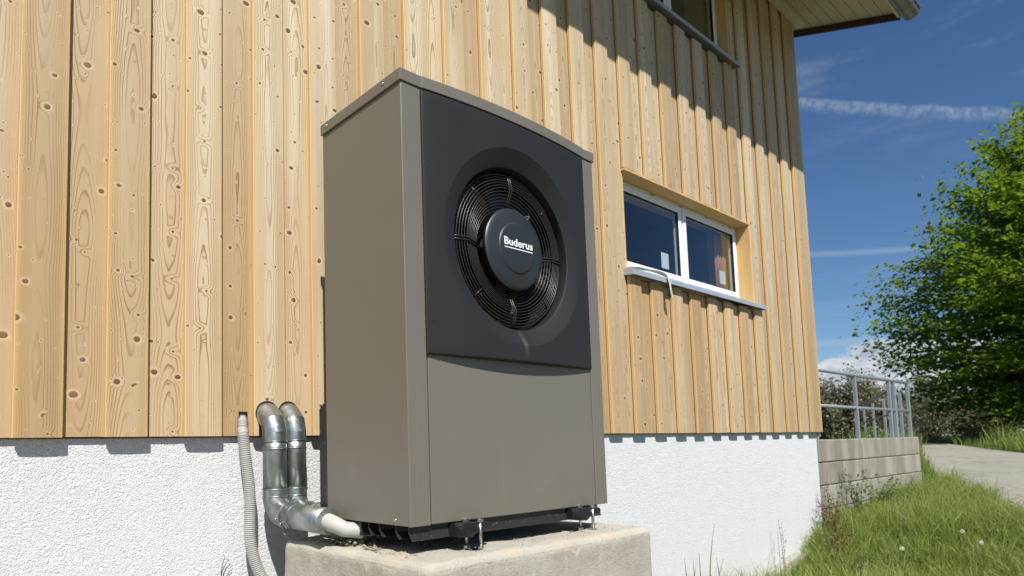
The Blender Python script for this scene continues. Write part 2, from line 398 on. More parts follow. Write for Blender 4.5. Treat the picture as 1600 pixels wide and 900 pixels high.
def leaf_mat(name, dark, light, trans=(.25,.42,.04), tw=.35, rough=.45):
    m = bpy.data.materials.new(name); m.use_nodes = True; t = NT(m.node_tree); b = t.n['Principled BSDF']; out = t.n['Material Output']
    at = t.new('ShaderNodeAttribute', attribute_name='tint'); v = V(t, at.outputs['Fac'])
    c = t.mix(v, dark, light); t.put(b.inputs['Base Color'], c); b.inputs['Roughness'].default_value = rough; b.inputs['Specular IOR Level'].default_value = .35
    tl = t.new('ShaderNodeBsdfTranslucent'); t.put(tl.inputs[0], t.mix(v, tuple(q*.6 for q in trans), trans)); mx = t.new('ShaderNodeMixShader'); mx.inputs[0].default_value = tw
    t.l.new(b.outputs[0], mx.inputs[1]); t.l.new(tl.outputs[0], mx.inputs[2]); t.l.new(mx.outputs[0], out.inputs[0]); return m
M_grass = leaf_mat('meadow grass', (.075,.130,.022), (.30,.37,.09), (.34,.46,.07), .40)
M_straw = leaf_mat('dry stalk', (.20,.16,.07), (.42,.34,.17), (.30,.25,.10), .3)
M_leaf = leaf_mat('hornbeam leaf', (.035,.085,.010), (.20,.285,.022), (.36,.52,.03), .42)
M_weed = leaf_mat('weed leaf', (.05,.085,.022), (.14,.19,.06), (.18,.25,.05), .3)
M_redweed = leaf_mat('dried weed leaf', (.14,.065,.03), (.30,.17,.08), (.28,.15,.05), .3)
M_bush = leaf_mat('copper shrub leaf', (.11,.115,.055), (.27,.245,.15), (.26,.25,.12), .35)
M_bushg = leaf_mat('dark shrub leaf', (.04,.065,.02), (.12,.16,.05), (.16,.22,.05), .35)
M_bloss = leaf_mat('pale blossom', (.38,.30,.28), (.62,.55,.52), (.4,.35,.33), .3)
M_bark = mat('bark', lambda t: {'Base Color': t.mix(t.noise(t.vm('MULTIPLY',t.pos(),(20,20,4)),1,4), (.05,.04,.03), (.14,.115,.09))}, rough=.9)
def soil_fn(t):
    P = t.pos(); n = t.noise(P, 1.2, 6, .6); f = t.noise(P, 30, 4, .6)
    return {'Base Color': t.mix(f*.6+n*.4, (.030,.050,.014), (.085,.105,.032)), 'Normal': t.bump(f, .6, .03)}
M_soil = mat('meadow ground', soil_fn, rough=.95, spec=.1)
def path_fn(t):
    P = t.pos(); n = t.noise(P, .8, 6, .6); f = t.noise(P, 60, 4, .7); g = t.noise(P, 6, 5, .6)
    c = t.mix(n, (.25,.235,.19), (.37,.35,.29)); crk = V(t, t.vor(t.vm('ADD',P,t.vm('SCALE',t.noise(P,1.5,4,col=True),scale=.9)), .55, 'DISTANCE_TO_EDGE').outputs[0]); c = t.mix((1-t.ss(crk,.004,.02))*.45, c, (.12,.11,.09)); c = t.mix(t.ss(f,.5,.75)*.4, c, (.15,.14,.115)); c = t.mix(t.ss(g,.50,.72)*.45, c, (.42,.38,.29))
    return {'Base Color': c, 'Normal': t.bump(f, .4, .01)}
M_path = mat('path concrete', path_fn, rough=.92, spec=.2)
def gravel_fn(t):
    P = t.pos(); f = t.noise(P, 45, 4, .7); n = t.noise(P, 2, 4)
    return {'Base Color': t.mix(f*.6+n*.4, (.20,.175,.13), (.38,.34,.27)), 'Normal': t.bump(f, .6, .02)}
M_gravel = mat('gravel yard', gravel_fn, rough=.95, spec=.1)
M_crumb = mat('mortar crumbs', lambda t: {'Base Color': t.mix(t.noise(t.pos(),70,4), (.16,.125,.075), (.38,.33,.24))}, rough=.95)

# ================================================================== HOUSE
YF, BT, BO, YP = .9754, .022, .030, 1.0290          # raised board face, board thickness, plaster face
ZC, XC, PER, N0 = .3484, 6.7189, .3122, -1.0565
ZTOP = 5.3
house = thing('timber_house', 'house wall clad in knotty spruce boards above a white roughcast base', 'house', (0, YP, -1.2))
XL = -3.2
W1 = (3.005, 5.20, 1.60, 2.440); W2 = (3.005, 5.00, 4.04, 4.95)     # clear openings x0,x1,z0,z1
# solid wall behind the boards (built round the openings)
def wall_core():
    b = MB(); y0, y1 = YP+.002, 1.42
    xs = [XL, 3.005, 5.2, XC-.02]
    b.box((xs[0],y0,.36),(xs[1],y1,ZTOP)); b.box((5.2,y0,.36),(xs[3],y1,ZTOP))
    b.box((xs[1],y0,.36),(xs[2],y1,W1[2]-.02)); b.box((xs[1],y0,W1[3]+.02),(xs[2],y1,W2[2]-.02)); b.box((xs[1],y0,W2[3]+.02),(xs[2],y1,ZTOP))
    b.box((5.02,y0+.001,W2[2]-.02),(5.2,y1,W2[3]+.02))
    return b
wall_core().done('wall', M_edge, house, label='timber wall behind the cladding')
# plaster base
b = MB(); nx = 60
b.box((XL,YP,-1.35),(XC-.03,1.40,ZC+.012), .004)
b.done('plaster_base', M_plaster, house)
b = MB(); b.box((XL,YF+.034,ZC-.004),(XC-.04,YP-.001,ZC+.001)); b.done('insect_mesh', M_inner, house)
# boards
def board(x0, x1, segs, y0):
    """one board; segs = [(z0, z1, xa, xb)] pieces of it (notched beside a window)"""
    bm = bmesh.new(); cx = (x0+x1)/2; zc = (segs[0][0]+segs[-1][1])/2
    for (z0,z1,xa,xb) in segs:
        c = .0028; a, b_ = xa-cx, xb-cx; m_ = (a+b_)/2; cup = -.0016 if xb-xa > .1 else 0
        prof = [(a, BT), (a, c), (a+c, 0), (a*.5+m_*.5, cup), (m_, cup*1.3), (b_*.5+m_*.5, cup), (b_-c, 0), (b_, c), (b_, BT)]
        A = [bm.verts.new((p[0], p[1], z0-zc)) for p in prof]; B = [bm.verts.new((p[0], p[1], z1-zc)) for p in prof]
        n = len(prof)
        for i in range(n):
            k = (i+1) % n; f = bm.faces.new((A[i],A[k],B[k],B[i])); f.material_index = 0 if 2 <= i <= 5 else 1
            f.smooth = 2 <= i <= 5
        f = bm.faces.new(A[::-1]); f.material_index = 1; f = bm.faces.new(B); f.material_index = 1
    bmesh.ops.recalc_face_normals(bm, faces=bm.faces)
    me = bpy.data.meshes.new('cladding_board'); bm.to_mesh(me); bm.free(); me.materials.append(M_wood); me.materials.append(M_edge)
    o = bpy.data.objects.new('cladding_board', me); C.objects.link(o); o.parent = house
    autosmooth(o, 22)
    o.location = (cx, y0-YP, zc+1.2); return o
def cut_board(x0, x1, y0, proud, ztop):
    segs = [(ZC-(.0 if proud else -.002)+rng.uniform(-.0015,.0015), ztop, x0, x1)]
    pieces = [segs]
    for (wx0,wx1,wz0,wz1) in (W1,W2):
        new = []
        for grp in pieces:
            out = [[]]
            for (a,c,p,q) in grp:
                if q > wx0+.004 and p < wx1-.004 and a < wz0 and c > wz1:
                    zl = wz0-.035
                    out[-1].append((a,zl,p,q))
                    if p < wx0-.006 and q > wx0: out[-1].append((zl,wz1,p,wx0-.0005)); out[-1].append((wz1,c,p,q))
                    elif q > wx1+.006 and p < wx1: out[-1].append((zl,wz1,wx1+.0005,q)); out[-1].append((wz1,c,p,q))
                    else: out.append([(wz1+rng.uniform(-.004,.003),c,p,q)])
                else: out[-1].append((a,c,p,q))
            new += out
        pieces = new
    for grp in pieces: board(x0, x1, grp, y0)
MX0, MX1 = -7, 24
edges = []
for k in range(MX0, MX1+1):
    edges.append(N0+PER*k)
def clamp_open(x0, x1):
    return x0, x1
for i, e in enumerate(edges):
    j = rng.uniform(-.004,.004); wd = .164+rng.uniform(-.005,.005)
    x0, x1 = e+j, e+j+wd
    if e > 6.40: x1 = XC+.001
    # raised board may be split by a window edge
    def place(x0,x1,y0,proud):
        for (a,c,z0,z1) in (W1,W2): pass
        cuts = [x0]+[q for q in (3.005,) if x0+.01 < q < x1-.01]+[x1]
        cut_board(x0,x1,y0,proud,ZTOP-.05)
    place(x0,x1,YF+rng.uniform(-.0012,.0012),True)
    rx0, rx1 = e-PER+.120, e+.044
    cut_board(e+.136, e+PER+.026 if e < 6.40 else e+.2, YF+BO+.0008, False, ZTOP-.05) if e < 6.38 else None
b = MB(); b.box((XC+.001,YF+.002,ZC+.002),(XC+.022,1.4,ZTOP-.05), .002); b.done('corner_board', M_revealv, house)
b = MB(); b.box((XC-.028,YF+.012,ZC-.052),(XC-.022,YP-.001,ZC-.004)); b.box((XC-.045,YF+.016,-.6),(XC-.029,YP-.0005,ZC-.006)) if False else None
b.done('base_flashing', M_alu, house)

# window (frame, two sashes with panes, mullion)
def window(x0,x1,z0,z1, yf, tag_):
    wn = MB(); f = .052
    fo = [(x0,z0),(x1,z1)]
    # outer frame
    wn.box((x0,yf,z0),(x0+f,yf+.07,z1), .003); wn.box((x1-f,yf,z0),(x1,yf+.07,z1), .003)
    wn.box((x0+f,yf+.0005,z1-f),(x1-f,yf+.07,z1), .003); wn.box((x0+f,yf+.0005,z0),(x1-f,yf+.07,z0+f), .003)
    xm = (x0+x1)/2-.005
    wn.box((xm-.028,yf+.001,z0+f),(xm+.028,yf+.07,z1-f), .003)
    o = wn.done('window', M_pvc, house, label=tag_)
    for (a,c) in ((x0+f-.012, xm-.014),(xm+.014, x1-f+.012)):
        s = MB(); g = .052; za, zb = z0+f-.012, z1-f+.012; y = yf-.014
        s.box((a,y,za),(a+g,y+.06,zb), .006,2); s.box((c-g,y,za),(c,y+.06,zb), .006,2)
        s.box((a+g-.002,y+.001,zb-g),(c-g+.002,y+.06,zb-.0005), .006,2); s.box((a+g-.002,y+.001,za+.0005),(c-g+.002,y+.06,za+g), .006,2)
        so_ = s.done('sash', M_pvc, o)
        s = MB(); q = .004; gx0,gx1,gz0,gz1 = a+g,c-g,za+g,zb-g
        s.box((gx0-.004,y+.006,gz0-.004),(gx0+q,y+.03,gz1+.004)); s.box((gx1-q,y+.006,gz0-.004),(gx1+.004,y+.03,gz1+.004))
        s.box((gx0+q,y+.0065,gz1-q),(gx1-q,y+.03,gz1+.004)); s.box((gx0+q,y+.0065,gz0-.004),(gx1-q,y+.03,gz0+q))
        s.done('gasket', M_rub, o)
        s = MB(); s.box((gx0-.003,y+.018,gz0-.003),(gx1+.003,y+.022,gz1+.003)); s.done('pane', M_glass, o)
    # drainage slots in the frame head
    for k in range(5):
        xx = x0+.12+(x1-x0-.24)*k/4
        s = MB(); s.box((xx-.03,yf-.0015,z1-.024),(xx+.03,yf+.002,z1-.018)); s.done('drain_slot', M_rub, o)
    return o
YW = 1.112
win1 = window(3.03, 5.18, 1.655, 2.425, YW, 'small two-sash window in a deep timber reveal')
win2 = window(3.03, 4.985, 4.10, 4.94, YW-.03, 'upper window under the eaves')
# reveal planks
def reveal(x0,x1,z0,z1, yb):
    b = MB(); b.box((x0-.003,YF-.001,z1-.022),(x1+.003,yb,z1-.002), .001); b.done('reveal_plank', M_reveal, house)
    for xx,yj in (((x0-.001,x0+.021),YF+BO+.002),((x1-.021,x1+.001),YF+.001)):
        b = MB(); b.box((xx[0],yj,z0-.02),(xx[1],yb,z1-.022), .001); b.done('reveal_plank', M_revealv, house)
reveal(*W1, YW+.02); reveal(*W2, YW)
def sill(x0,x1,zf,zb,yb):
    b = MB(); y0 = YF-.052
    b.prism([(y0,zf-.036),(y0+.002,zf-.036),(y0+.003,zf-.003),(yb,zb-.003),(yb,zb),(y0,zf)], 0, x0, x1)
    o = b.done('window_sill', M_alu, house)
    for xx in (x0-.004, x1-.002):
        b = MB(); b.prism([(y0-.002,zf-.038),(y0+.012,zf-.040),(yb-.06,zf-.020),(yb-.06,zf+.030),(y0-.002,zf+.010)],0,xx,xx+.006); b.done('end_cap', M_alu, o)
    return o
sill(2.975, 5.33, 1.605, 1.665, YW+.005); sill(2.90, 5.10, 4.050, 4.105, YW-.02)
# rooms behind the windows: dark rooms with a beam, a lamp rail and a curtain
for (za,zb) in ((.5,2.9),(3.3,5.2)):
    b = MB(); y0 = 1.425
    b.box((2.2,3.9,za),(6.4,3.95,zb)); b.box((2.15,y0,za),(2.2,3.95,zb)); b.box((6.4,y0,za),(6.45,3.95,zb)); b.box((2.15,y0,za-.05),(6.45,3.95,za)); b.box((2.15,y0,zb),(6.45,3.95,zb+.05))
    b.done('room', M_room, house)
b = MB()
n=16; vs=[]; 
for i in range(n*4+1):
    u = i/(n*4); vs.append((4.93+u*.20, 1.215+.018*math.sin(u*n*1.6)))
bb = bmesh.new(); A=[bb.verts.new((p[0],p[1],1.55)) for p in vs]; B=[bb.verts.new((p[0],p[1],2.5)) for p in vs]
for i in range(len(vs)-1): f=bb.faces.new((A[i],A[i+1],B[i+1],B[i])); f.smooth=True
b.b.free(); b.b = bb
cur = b.done('curtain', M_curt, house); mod = cur.modifiers.new('thick','SOLIDIFY'); mod.thickness = .004
b = MB(); b.box((2.4,2.4,2.42),(4.9,2.44,2.46)); b.box((2.4,2.9,2.5),(4.9,2.94,2.53)); b.done('ceiling_rail', M_white, house)
# eaves
EV = .326
def zs(y): return 4.895+EV*(y-.035)        # underside of the roof
XV = 7.0
k = 0; yy = .02
while yy < .98:
    y1 = min(yy+.118, .985)
    b = MB(); b.prism([(yy,zs(yy)),(y1-.005,zs(y1-.005)),(y1-.005,zs(y1-.005)+.018),(yy,zs(yy)+.018)],0,-3.4,XV-.03); b.done('soffit_board', M_soff, house); yy += .118
# gable overhang soffit, going back up the slope
b = MB(); b.prism([(.985,zs(.985)),(4.5,zs(4.5)),(4.5,zs(4.5)+.018),(.985,zs(.985)+.018)],0,XC+.03,XV-.03); b.done('gable_soffit', M_soff, house)
b = MB(); b.prism([(.0,zs(0)-.075),(4.6,zs(4.6)-.075),(4.6,zs(4.6)+.15),(.0,zs(0)+.15)],0,XV-.028,XV); b.done('verge_board', M_verge, house)
b = MB(); b.prism([(-.11,zs(-.11)+.152),(6,zs(6)+.152),(6,zs(6)+.21),(-.11,zs(-.11)+.21)],0,-3.5,XV+.03); b.done('roof', M_roof, house)
b = MB(); b.prism([(-.012,zs(0)-.06),(.018,zs(.018)-.06),(.018,zs(.018)+.15),(-.012,zs(0)+.15)],0,-3.4,XV-.03); b.done('fascia', M_soff, house)
b = MB(); b.box((-3.4,.872,5.155),(6.86,YF-.004,zs(.93)+.0), .004); b.done('wall_beam', M_soff, house)
# gutter: half round trough with bead and end cap
def gutter():
    b = MB(); r = .082; cy, cz = -.088, 4.865; n = 20; x0, x1 = -3.5, 7.03
    prof = []
    for i in range(n+1):
        a = math.pi + math.pi*i/n; prof.append((cy+r*math.cos(a), cz+r*math.sin(a)))
    inner = [(cy+(p[0]-cy)*.97, cz+(p[1]-cz)*.97) for p in prof][::-1]
    b.prism(prof+inner, 0, x0, x1)
    for f in b.b.faces: f.smooth = True
    b.tube([(x0,cy-r-.004,cz+.004),(x1,cy-r-.004,cz+.004)], .010, 10)
    o = autosmooth(b.done('gutter', M_zinc, house), 40)
    b = MB(); b.prism(prof, 0, x1-.001, x1+.004); b.done('end_cap', M_zinc, o)
    b = MB()
    ring = [(cy+(p[0]-cy)*1.05, cz+(p[1]-cz)*1.05) for p in prof]; b.prism(ring+[(p[0],p[1]) for p in prof][::-1],0,x1-.26,x1-.235)
    b.done('joint_ring', M_zinc, o)
gutter()
# papers behind the panes
def paper(x0,x1,z0,z1,lab):
    b = MB(); b.box((x0,YW+.0085,z0),(x1,YW+.0105,z1)); b.done('paper_note', M_paper, None, label=lab, cat='paper')
paper(3.742,3.862,1.785,1.925,'white paper square stuck inside the left window sash, lower right corner')
paper(4.800,4.915,1.80,1.93,'white paper square stuck inside the right window sash beside the curtain')
# crumpled film on sill
def film():
    vs=[];fs=[]; n=14
    path=[(3.10,1.08,1.672),(3.2,1.05,1.69),(3.3,1.02,1.668),(3.38,.99,1.672),(3.45,.95,1.645),(3.478,.918,1.612),(3.486,.912,1.57),(3.492,.914,1.52),(3.505,.910,1.47),(3.512,.914,1.44)]
    wd=[.09,.10,.12,.11,.09,.08,.06,.045,.055,.01]
    for i,(p,w_) in enumerate(zip(path,wd)):
        d = Vector((.2,.9,.2)) if i<5 else Vector((1,.25,0)); d.normalize(); q = Vector(p)
        vs += [q-d*w_*.5, q+Vector((0,-.006*((i%2)*2-1),.006)), q+d*w_*.5]
    for i in range(len(path)-1):
        for k in range(2):
            a = i*3+k; fs.append((a,a+1,a+4,a+3))
    o = raw('film_strip', [tuple(v) for v in vs], fs, M_strip, smooth=True, label='crumpled off-white film strip lying on the window sill and hanging over its edge', cat='film strip')
    m_ = o.modifiers.new('thick','SOLIDIFY'); m_.thickness=.002; m_ = o.modifiers.new('s','SUBSURF'); m_.levels=2; m_.render_levels=2
film()

# ================================================================== HEAT PUMP
UW, UD = 1.19, .5554
hp = thing('heat_pump', 'taupe heat pump cabinet with anthracite fan front standing on a concrete plinth', 'heat pump', (.6,.28,-.11))
XLc, XRc = .008, UW-.008
b = MB(); b.box((XLc,.010,-.002),(XLc+.004,UD,1.632), .0008); b.done('side_panel', M_taupe, hp)
b = MB(); b.box((XRc-.004,.010,-.002),(XRc,UD,1.632), .0008); b.done('side_panel', M_taupe, hp)
b = MB(); b.box((XLc+.005,UD-.006,0),(XRc-.005,UD-.001,1.632)); b.done('back_panel', M_taupe, hp)
b = MB(); b.prism([(XLc-.0005,.012),(XLc-.0005,.0095),(XLc+.003,.006),(.0995,.006),(.1025,.009),(.1025,.05),(.098,.05),(.098,.012)],2,-.003,1.632); b.done('corner_post', M_taupe, hp)
b = MB(); b.prism([(XRc+.0005,.012),(XRc+.0005,.0095),(XRc-.003,.006),(1.1005,.006),(1.0975,.009),(1.0975,.05),(1.102,.05),(1.102,.012)],2,-.003,1.632); b.done('corner_post', M_taupe, hp)
b = MB(); b.box((.1085,.0085,-.002),(1.0945,.030,.640), .003, 2); b.done('front_panel', M_taupe, hp)
b = MB(); b.box((.013,.035,.004),(1.177,.545,.012)); b.done('floor_tray', M_rail_d, hp)
# dark fan cover
FC = (.604, 1.100); RO, RI = .416, .345
PX0, PX1, PZ0, PZ1 = .0985, 1.0955, .617, 1.629
def bulge(x):
    u = (x-(PX0+PX1)/2)/((PX1-PX0)/2); return -.004-.030*(1-u*u)
def cover():
    angs = set(2*math.pi*i/144 for i in range(144))
    for (x,z) in ((PX0,PZ0),(PX0,PZ1),(PX1,PZ0),(PX1,PZ1)):
        angs.add(math.atan2(z-FC[1], x-FC[0]) % (2*math.pi))
    A = sorted(angs); n = len(A)
    def rect(a, inset=0):
        c, s_ = math.cos(a), math.sin(a); t = 1e9
        if c > 1e-9: t = min(t,(PX1-inset-FC[0])/c)
        if c < -1e-9: t = min(t,(PX0+inset-FC[0])/c)
        if s_ > 1e-9: t = min(t,(PZ1-inset-FC[1])/s_)
        if s_ < -1e-9: t = min(t,(PZ0+inset-FC[1])/s_)
        return t
    bm = bmesh.new(); rings = []
    yc = bulge(FC[0])
    def ring(fr, fy):
        rs = []
        for a in A:
            r = fr(a); x = FC[0]+r*math.cos(a); z = FC[1]+r*math.sin(a)
            rs.append(bm.verts.new((x, fy(x,z,r), z)))
        rings.append(rs)
    yi = .004                               # mouth of the fan opening
    for h in (.075,.05,.03,.012): ring(lambda a: RI, lambda x,z,r,h=h: yi+h-.004)
    ring(lambda a: RI+.0015, lambda x,z,r: yi+.002); ring(lambda a: RI+.006, lambda x,z,r: yi-.001)
    K = 9
    for i in range(1, K+1):
        u = i/K; rr_ = RI+.006+(RO-RI-.006)*u
        e = u*.96+.04*u*u*(3-2*u) if u < 1 else 1
        ring(lambda a, q=rr_: q, lambda x,z,r,e=e: (yi-.001)*(1-e)+bulge(x)*e)
    for i in range(1, 9):
        u = i/9
        ring(lambda a,u=u: RO+(rect(a,.012)-RO)*u, lambda x,z,r: bulge(x))
    ring(lambda a: rect(a,.010), lambda x,z,r: bulge(x)); ring(lambda a: rect(a,.004), lambda x,z,r: bulge(x)+.001)
    ring(lambda a: rect(a,.0012), lambda x,z,r: bulge(x)+.004); ring(lambda a: rect(a,0), lambda x,z,r: bulge(x)+.008); ring(lambda a: rect(a,0), lambda x,z,r: .030)
    for P,Q in zip(rings, rings[1:]):
        for j in range(n):
            f = bm.faces.new((P[j],P[(j+1)%n],Q[(j+1)%n],Q[j])); f.smooth = True
    bb = MB(); bb.b.free(); bb.b = bm
    return autosmooth(bb.done('fan_cover', M_dark, hp), 16)
cover()
# shroud and inner lining, coil
b = MB(); n=96
prof = [(RI+.004,.010),(RI+.004,.075),(RI-.004,.10),(RI-.008,.20)]
bb = bmesh.new(); rings=[[bb.verts.new((FC[0]+r*math.cos(2*math.pi*j/n), h, FC[1]+r*math.sin(2*math.pi*j/n))) for j in range(n)] for r,h in prof]
for P,Q in zip(rings,rings[1:]):
    for j in range(n): f=bb.faces.new((P[j],P[(j+1)%n],Q[(j+1)%n],Q[j])); f.smooth=True
b.b.free(); b.b=bb; b.done('fan_shroud', M_blade, hp)
b = MB(); b.box((.02,.36,.03),(1.17,.40,1.60)); co = b.done('coil', M_inner, hp)
b = MB()
for i in range(100): x = .22+i*.0078; b.box((x,.345,.72),(x+.0022,.36,1.48))
for i in range(14): z = .74+i*.055; b.tube([(.2,.350,z),(1.0,.350,z)], .006, 6)
b.done('coil_fins', M_fin, co, kind='stuff')
# fan
def blade():
    bm = bmesh.new(); nu, nv = 9, 9; g = []
    for i in range(nu):
        r = .10+(.322-.10)*i/(nu-1); row=[]
        sweep = .35*(r-.1)/.22
        half = .27+.08*(r/.32)
        for j in range(nv):
            v = j/(nv-1)-.5; a = sweep+v*2*half; y = .13+v*.095*(1.25-r)+.01*math.cos(v*3)
            row.append(bm.verts.new((r*math.cos(a), y, r*math.sin(a))))
        g.append(row)
    for i in range(nu-1):
        for j in range(nv-1): f=bm.faces.new((g[i][j],g[i+1][j],g[i+1][j+1],g[i][j+1])); f.smooth=True
    me = bpy.data.meshes.new('fan_blade'); bm.to_mesh(me); bm.free(); me.materials.append(M_blade); return me
fan_c = MB().lathe([(.0,.07),(.09,.075),(.105,.09),(.105,.19),(0,.2)], (FC[0],0,FC[1])).done('fan', M_blade, hp)
bme = blade()
for k in range(5):
    o = bpy.data.objects.new('fan_blade', bme); C.objects.link(o); o.parent = fan_c
    o.location = (FC[0],0,FC[1]); o.rotation_euler = (0, -2*math.pi*k/5+.4, 0)
# guard
def gy(r):                                   # profile of the wire guard
    if r > .262: return .020+.016*(r-.262)/.068
    return .020+.040*(.262-r)/.090
def guard():
    b = MB(); nring = 13
    for i in range(nring):
        r = .178+(.326-.178)*i/(nring-1); m = 96
        b.tube([(FC[0]+r*math.cos(2*math.pi*j/m), gy(r), FC[1]+r*math.sin(2*math.pi*j/m)) for j in range(m)], .0023, 6, closed=True)
    o = b.done('fan_guard', M_wire, hp)
    for k in range(8):
        a = math.pi/2*k if k < 4 else math.pi/4+math.pi/2*(k-4)
        c, s_ = math.cos(a), math.sin(a); b = MB()
        if k < 4:
            for off in (-.006,.006):
                b.tube([(FC[0]+r*c-off*s_, gy(r)-.004, FC[1]+r*s_+off*c) for r in (.338,.30,.262,.22,.165)], .0028, 8)
        else:
            b.tube([(FC[0]+r*c, gy(r)-.004, FC[1]+r*s_) for r in (.318,.272)], .0026, 8)
        b.done('guard_spoke', M_wire, o)
    return o
grd = guard()
# hub cap
b = MB(); b.lathe([(0,-.0125),(.098,-.0125),(.103,-.0118),(.106,-.0105),(.110,-.0070),(.150,.0000),(.166,.0040),(.171,.0070),(.1742,.010),(.1735,.018),(.165,.034),(0,.035)], (FC[0],0,FC[1]), n=96)
hub = autosmooth(b.done('hub_cap', M_hub, hp), 28)
cu = bpy.data.curves.new('lettering','FONT'); cu.body = 'Buderus'; cu.size = .050; cu.extrude = .0003; cu.offset = .0011; cu.align_x = 'CENTER'; cu.space_character = 1.02
to = bpy.data.objects.new('tmp', cu); C.objects.link(to); bpy.context.view_layer.update()
me = bpy.data.meshes.new_from_object(to.evaluated_get(bpy.context.evaluated_depsgraph_get())); bpy.data.objects.remove(to)
xs = [v.co.x for v in me.vertices]; k = .176/(max(xs)-min(xs)); zc_ = FC[1]+.006
for v in me.vertices: v.co = Vector((FC[0]+.003+v.co.x*k, -.0131-v.co.z, zc_+v.co.y*k*.84))
me.materials.append(M_white); o = bpy.data.objects.new('lettering', me); C.objects.link(o); o.parent = hub; me.name='lettering'
b = MB(); b.box((FC[0]-.083,-.0134,FC[1]-.0075),(FC[0]+.091,-.0124,FC[1]-.0035)); b.done('underline', M_white, hub)
# lid
def lid():
    pts = [(0,0),(.1035,0)]
    for i in range(25):
        x = .1040+(1.0995-.1040)*i/24; u = (x-.6018)/.4978; pts.append((x, -.003-.031*(1-u*u)))
    pts += [(1.1,0),(UW,0),(UW,UD+.006),(0,UD+.006)]
    b = MB(); z0, z1 = 1.634, 1.680
    # skirt with a slight chamfer at the top
    b.prism(pts, 2, z0, z1, .0022, 2)
    return b.done('lid', M_taupe, hp)
ld = lid()
for y_,z_ in ((.105,1.662),(.515,1.662)):
    b = MB(); b.lathe([(0,-.0045),(.004,-.004),(.0062,-.0015),(.0066,.001)], (0,y_,z_), axis='x', n=14); b.done('screw', M_screw, ld)
for y_ in (.530,.095):
    b = MB(); b.lathe([(0,-.005),(.005,-.0045),(.0075,-.0015),(.008,.001)], (XLc,y_,.016), axis='x', n=14); b.done('screw', M_screw, hp)
b = MB(); b.box((.0995,.020,-.001),(.1088,.045,.62)); b.done('seam_gap_shade', M_inner, hp)  # black strip set into the open seam, standing in for its shade
# rear connection cover
b = MB(); b.prism([(UD+.002,-.004),(UD+.062,-.004),(UD+.066,.0),(UD+.066,.452),(UD+.03,.474),(UD+.002,.474)],0,.012,.60,.002); b.done('rear_cover', M_black, hp)
# base rails
for y_ in (.030,.105,.205,.275):
    b = MB(); b.prism([(y_,-.003),(y_,-.028),(y_-.020,-.054),(y_-.0225,-.052),(y_-.0025,-.027),(y_-.0025,-.003)],0,.016,1.13); b.done('base_rail', M_rail_d, hp)
b = MB(); b.box((.02,.33,-.06),(1.12,.52,-.003), .004); b.done('rear_beam', M_rail_d, hp)
# feet: black clamp arms with threaded rods and nuts
for i,(fx,lab) in enumerate(((.20,None),(.895,None),(.20,None),(.895,None))):
    yb = -.045 if i < 2 else .46
    b = MB(); pts = [(fx-.012,-.052),(fx+.008,-.010),(fx+.018,-.004),(fx+.158,-.010),(fx+.160,-.034),(fx+.150,-.040),(fx+.092,-.040),(fx+.058,-.060)]
    b.prism(pts, 1, yb, yb+.075, .005, 2); ft = autosmooth(b.done('clamp_foot', M_black, hp), 30)
    b = MB()
    for q,ry in ((.098,-.02),(.072,.030)):
        b.tube([(fx+q,yb+.02+ry,-.112),(fx+q,yb+.02+ry,.006)], .0065, 10)
    b.done('threaded_rod', M_screw, ft)
    for q,ry,zz in ((.098,-.02,-.106),(.072,.030,-.104),(.098,-.02,-.006),(.072,.03,-.006)):
        b = MB(); b.lathe([(.013,0),(.013,.010)], (fx+q,yb+.02+ry,zz), axis='z', n=6, smooth=False); b.done('nut', M_screw, ft)
    b = MB(); b.lathe([(.045,0),(.040,.004),(.012,.006)], (fx+.088,yb+.02,-.1105), axis='z', n=14); b.done('base_plate', M_black, ft)
# ================================================================== PLINTH
def plinth():
    bm = bmesh.new(); x0,x1,y0,y1,z0,z1 = -.068,1.262,-.165,.80,-1.35,-.107
    nx,ny,nz = 60,44,40
    b = MB(); b.b.free(); b.b = bm
    vs = [bm.verts.new((x,y,z)) for x in (x0,x1) for y in (y0,y1) for z in (z0,z1)]
    for f in [(0,1,3,2),(4,6,7,5),(0,4,5,1),(2,3,7,6),(0,2,6,4),(1,5,7,3)]: bm.faces.new([vs[i] for i in f])
    es = [e for e in bm.edges if not (e.verts[0].co.z < -1 and e.verts[1].co.z < -1)]
    bmesh.ops.bevel(bm, geom=es, offset=.035, segments=4, affect='EDGES', profile=.5)
    bmesh.ops.triangulate(bm, faces=bm.faces)
    for _ in range(60):
        es = [e for e in bm.edges if e.calc_length() > .045 and max(v.co.z for v in e.verts) > -.45]
        if not es: break
        bmesh.ops.subdivide_edges(bm, edges=es, cuts=1, use_grid_fill=False); bmesh.ops.triangulate(bm, faces=bm.faces)
        if len(bm.verts) > 16000: break
    from mathutils import noise as mn
    for v in bm.verts:
        p = v.co; n_ = mn.noise(p*6)*.008+mn.noise(p*22)*.004+mn.noise(p*2.1)*.007+mn.noise(p*55)*.0015
        v.co = p + v.normal*n_
    for f in bm.faces: f.smooth = True
    return b.done('concrete_plinth', M_conc, None, label='pale cast concrete plinth with worn rounded rim under the heat pump', cat='plinth')
plinth()
